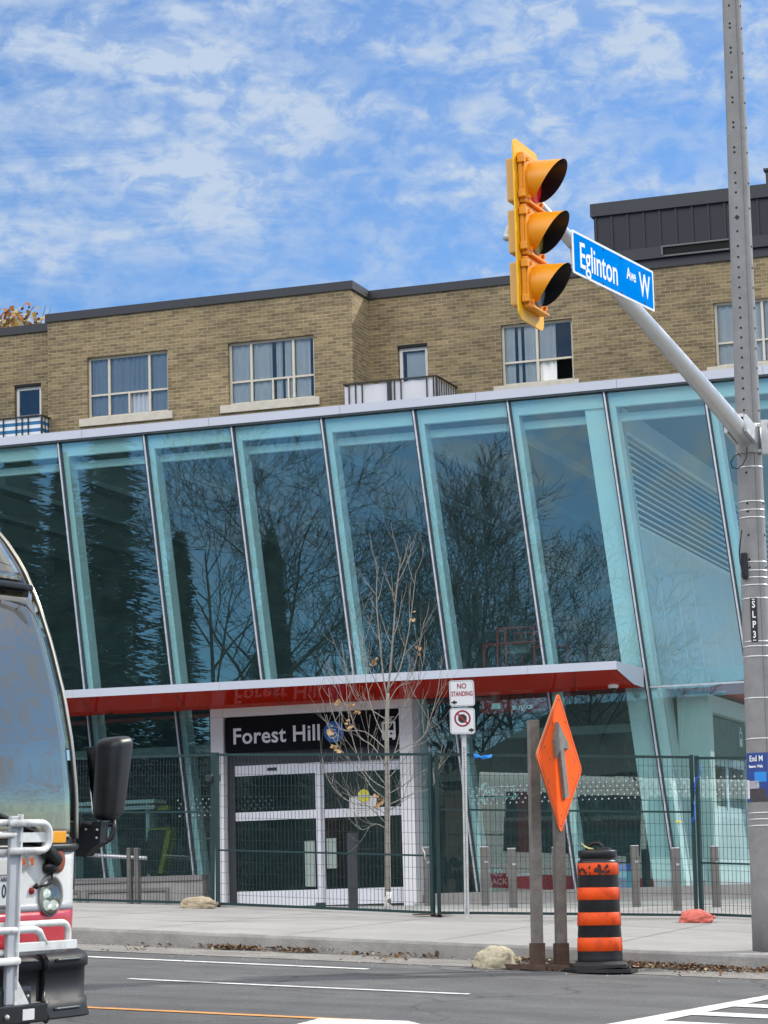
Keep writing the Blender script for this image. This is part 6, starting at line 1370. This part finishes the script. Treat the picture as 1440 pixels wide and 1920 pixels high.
# houses behind the photographer, mirrored low in the glass
def house(u, k, wd, dp, h, rh, wm, rm, lab):
    c = ref(u, 1500, k); gz = road_z(c.x, -k)-.3; t = thing('house', (c.x, -k, gz), lab, 'house'); x0_, x1_ = c.x-wd/2, c.x+wd/2; y0_, y1_ = -k-dp, -k
    b = MB(); b.box(x0_, x1_, y0_, y1_, gz, gz+h); b.build('wall', wm, t)
    b = MB(); b.prism([(x0_-.4, y1_+.4, gz+h), (x1_+.4, y1_+.4, gz+h), (x1_-wd*.2, (y0_+y1_)/2, gz+h+rh), (x0_+wd*.2, (y0_+y1_)/2, gz+h+rh)], (0, .01, 0)) if 0 else None
    A1, B1, C1_, D1_ = (x0_-.4, y1_+.4, gz+h), (x1_+.4, y1_+.4, gz+h), (x1_+.4, y0_-.4, gz+h), (x0_-.4, y0_-.4, gz+h); E1_, F1 = (x0_+wd*.25, (y0_+y1_)/2, gz+h+rh), (x1_-wd*.25, (y0_+y1_)/2, gz+h+rh)
    b.add([A1, B1, C1_, D1_, E1_, F1], [(0, 1, 5, 4), (1, 2, 5), (2, 3, 4, 5), (3, 0, 4), (3, 2, 1, 0)]); b.build('roof', rm, t)
    for lev in range(int(h/2.8)):
        for s in (.18, .5, .82):
            x = x0_+wd*s; z = gz+.9+lev*2.8; b = MB(); b.box(x-.6, x+.6, y1_, y1_+.06, z, z+1.3); w_ = b.build('window', BEIGE, t); b = MB(); b.box(x-.53, x+.53, y1_+.06, y1_+.07, z+.07, z+1.23); b.build('pane', mat_dark, w_)
    x = x0_+wd*.34; b = MB(); b.box(x-.5, x+.5, y1_, y1_+.05, gz, gz+2.1); b.build('door', RUST, t)
mat_dark = mat('dark_pane', (.02, .025, .03), .1, var=0)
HB = mat('house_brick', (.14, .09, .07), .9, var=.2); HR = mat('house_roof', (.055, .065, .06), .9, var=.2)
house(1180, 34, 17, 12, 6.6, 3.6, HB, HR, 'brick house with a broad dark hipped roof mirrored at the right')
house(690, 60, 16, 10, 6.0, 3.0, HB, HR, 'brick house far behind the bare trees')
house(200, 52, 16, 10, 6.0, 3.2, HB, HR, 'brick house behind the tall conifers')
hd_ = MB(); rnd = random.Random(5)
for i in range(3500):
    x = -75+rnd.random()*75; y = -21-rnd.random()*1.6; z = road_z(x, y)+rnd.random()*(2.6+.5*math.sin(x*.6)); s_ = .16+.2*rnd.random(); a = Vector((rnd.gauss(0, 1), rnd.gauss(0, 1), rnd.gauss(0, 1))).normalized(); b2 = a.orthogonal(); c = Vector((x, y, z)); hd_.add([c-a*s_, c+b2*s_*.7, c+a*s_, c-b2*s_*.7], [(0, 1, 2, 3)])
o = hd_.build('hedge', NEED); tag(o, 'long dark evergreen hedge across the street mirrored low in the glass', 'hedge')
# parked white van, mirrored low in the right bays
c = ref(1165, 1600, 7); vz = road_z(c.x, -7); van = thing('parked_van', (c.x, -7, vz), 'white van parked across the side street, mirrored low in the corner glass', 'van')
b = MB(); side_ = [(-2.4, .35), (2.3, .35), (2.4, .8), (2.2, 1.05), (1.5, 1.15), (.95, 1.85), (.7, 1.95), (-2.25, 1.95), (-2.4, 1.7)]
b.prism([(c.x+x, -7.9, vz+z) for x, z in side_], (0, 1.8, 0)); b.build('body', BW, van)
b = MB(); b.prism([(c.x+x, -6.096, vz+z) for x, z in ((.15, 1.2), (1.3, 1.2), (.88, 1.78), (.15, 1.8))], (0, .012, 0)); b.prism([(c.x+x, -6.096, vz+z) for x, z in ((-1.1, 1.2), (.05, 1.2), (.05, 1.8), (-1.1, 1.8))], (0, .012, 0)); b.build('side_window', mat_dark, van)
for x in (-1.55, 1.45):
    b = MB(); b.lathe([(.001, -.1), (.33, -.1), (.35, 0), (.33, .1), (.001, .1)], 24, (c.x+x, -6.15, vz+.34), 0, Matrix.Rotation(R(90), 4, 'X')); b.build('wheel', BRUB, van)
# autumn tree beyond the brick block
p = onY(14, 600, 78); at = thing('autumn_tree', (p.x, 78, 2.0), 'rust coloured autumn tree top showing over the roof at far left', 'tree'); b = MB(); b.tube([(p.x, 78, 2), (p.x+.2, 78, 12), (p.x+.1, 78, p.z)], [.3, .2, .05], 8); b.build('trunk', DBARK, at)
b = MB(); bq = MB(); rnd = random.Random(3); ctr = Vector((p.x-.6, 78, p.z-2.3))
for i in range(9000):
    a = rnd.random()*6.283; cz = rnd.random()*2-1; r_ = rnd.random()**.4; d_ = Vector((math.cos(a)*math.sqrt(1-cz*cz), math.sin(a)*math.sqrt(1-cz*cz), cz)); c = ctr+Vector((d_.x*3.0, d_.y*2.5, d_.z*3.5))*r_*(.8+.35*noise.noise(d_*2.3)); s_ = .06+.09*rnd.random(); u_ = Vector((rnd.gauss(0, 1), rnd.gauss(0, 1), rnd.gauss(0, 1))).normalized(); b2 = u_.orthogonal(); b.add([c-u_*s_, c+b2*s_*.7, c+u_*s_, c-b2*s_*.6], [(0, 1, 2, 3)], rnd.choice((0, 0, 1, 2)))
for i in range(60):
    a = rnd.random()*6.283; bq.tube([ctr+Vector((0, 0, -1)), ctr+Vector((math.cos(a)*1.6, math.sin(a)*1.3, 1.2+rnd.random())), ctr+Vector((math.cos(a)*2.7*rnd.random()+.3, math.sin(a)*2.2, 1.6+1.5*rnd.random()))], [.05, .03, .008], 4)
bq.build('branches', DBARK, at); b.build('crown', [mat('rust_leaf', (.33, .13, .035), .8, var=.3), mat('gold_leaf', (.42, .26, .06), .8, var=.3), mat('pale_leaf', (.45, .38, .22), .8, var=.3)], at)
# ------------------------------------------------------------------ leaf litter and debris by the kerb
def litter(name, spots, m, lab, seed, size=.022):
    rnd = random.Random(seed); b = MB()
    for (u0, u1, n_, vo) in spots:
        x0_, x1_ = onY(u0, 1790, 23.4).x, onY(u1, 1790, 23.4).x; cl_ = [(x0_+(x1_-x0_)*rnd.random(), .05+.18*rnd.random()) for _ in range(max(2, n_//25))]
        for i in range(n_):
            cx_, cr_ = rnd.choice(cl_); x = cx_+rnd.gauss(0, .12); y = 23.49-abs(rnd.gauss(0, vo)); z = road_z(x, y)+.008+rnd.random()*.035*max(0, 1-(23.5-y)/.2); s_ = size*(.5+rnd.random())
            a = Vector((rnd.gauss(0, 1), rnd.gauss(0, 1), rnd.gauss(0, .35))).normalized(); b2 = a.cross(Vector((rnd.gauss(0, .3), rnd.gauss(0, .3), 1))).normalized(); c = Vector((x, y, z+.01)); b.add([c-a*s_, c+b2*s_*.7+Vector((0, 0, .008)), c+a*s_, c-b2*s_*.6+Vector((0, 0, .01))], [(0, 1, 2, 3)], rnd.choice((0, 0, 1, 2)))
    o = b.build(name, m, kind='stuff'); return tag(o, lab, 'leaf litter', None, 'stuff')
LM = [mat('litter_brown', (.20, .11, .055), .9, var=.4, scale=40), mat('litter_dark', (.085, .05, .03), .9, var=.3), mat('litter_pale', (.42, .33, .22), .9, var=.3)]
litter('leaf_litter', [(410, 465, 170, .07), (520, 570, 130, .07), (640, 700, 30, .12), (700, 860, 24, .2), (975, 1090, 240, .10), (1165, 1300, 460, .14), (1290, 1440, 220, .16), (200, 900, 60, .5), (1100, 1440, 110, .5)], LM, 'brown dry leaves drifted along the kerb', 9)
rnd = random.Random(12); b = MB()
for i in range(900):
    x = -16+rnd.random()*12.5; y = 23.4-abs(rnd.gauss(0, .55)); s_ = .004+.010*rnd.random(); c = Vector((x, y, road_z(x, y)+s_*.5+.004)); b.add([c+Vector((-s_, -s_, 0)), c+Vector((s_, -s_*.6, 0)), c+Vector((.2*s_, s_, 0)), c+Vector((0, 0, s_))], [(0, 1, 3), (1, 2, 3), (2, 0, 3)])
tag(b.build('gravel', mat('loose_grit', (.33, .32, .30), .9, var=.4, scale=60)), 'loose grit scattered in the gutter', 'grit', None, 'stuff')
for (u, v, wd, lab) in ((628, 1784, .16, 'crumpled pale paper scrap in the gutter'), ):
    q = onroad(u, v); t = thing('paper_scrap', q, lab, 'litter'); b = MB(); b.grid(lambda s, t_: q+Vector(((s-.5)*wd*1.4, (t_-.5)*wd, .02+.03*noise.noise(Vector((s*4, t_*4, 2)))+.03*s*(1-s))), 8, 6); o = b.build('scrap', mat('scrap_paper', (.62, .62, .56), .9, var=.1), t); o.modifiers.new('t', 'SOLIDIFY').thickness = .002
q = onroad(1178, 1815); t = thing('plastic_scrap', q, 'pale pink flattened plastic scrap behind the barrel base', 'litter'); b = MB(); b.grid(lambda s, t_: q+Vector(((s-.5)*.25, (t_-.5)*.25, .012+.05*(1-s)*(.6+.3*noise.noise(Vector((s*5, t_*4, 7)))))), 8, 6); o = b.build('scrap', mat('scrap_pink', (.60, .36, .32), .7, var=.15, scale=10), t); o.modifiers.new('t', 'SOLIDIFY').thickness = .002
for ob in sc.objects:
    if ob.type == 'MESH' and ob.name.split('.')[0] in ('mirror', 'sandbag', 'bag'):
        pass
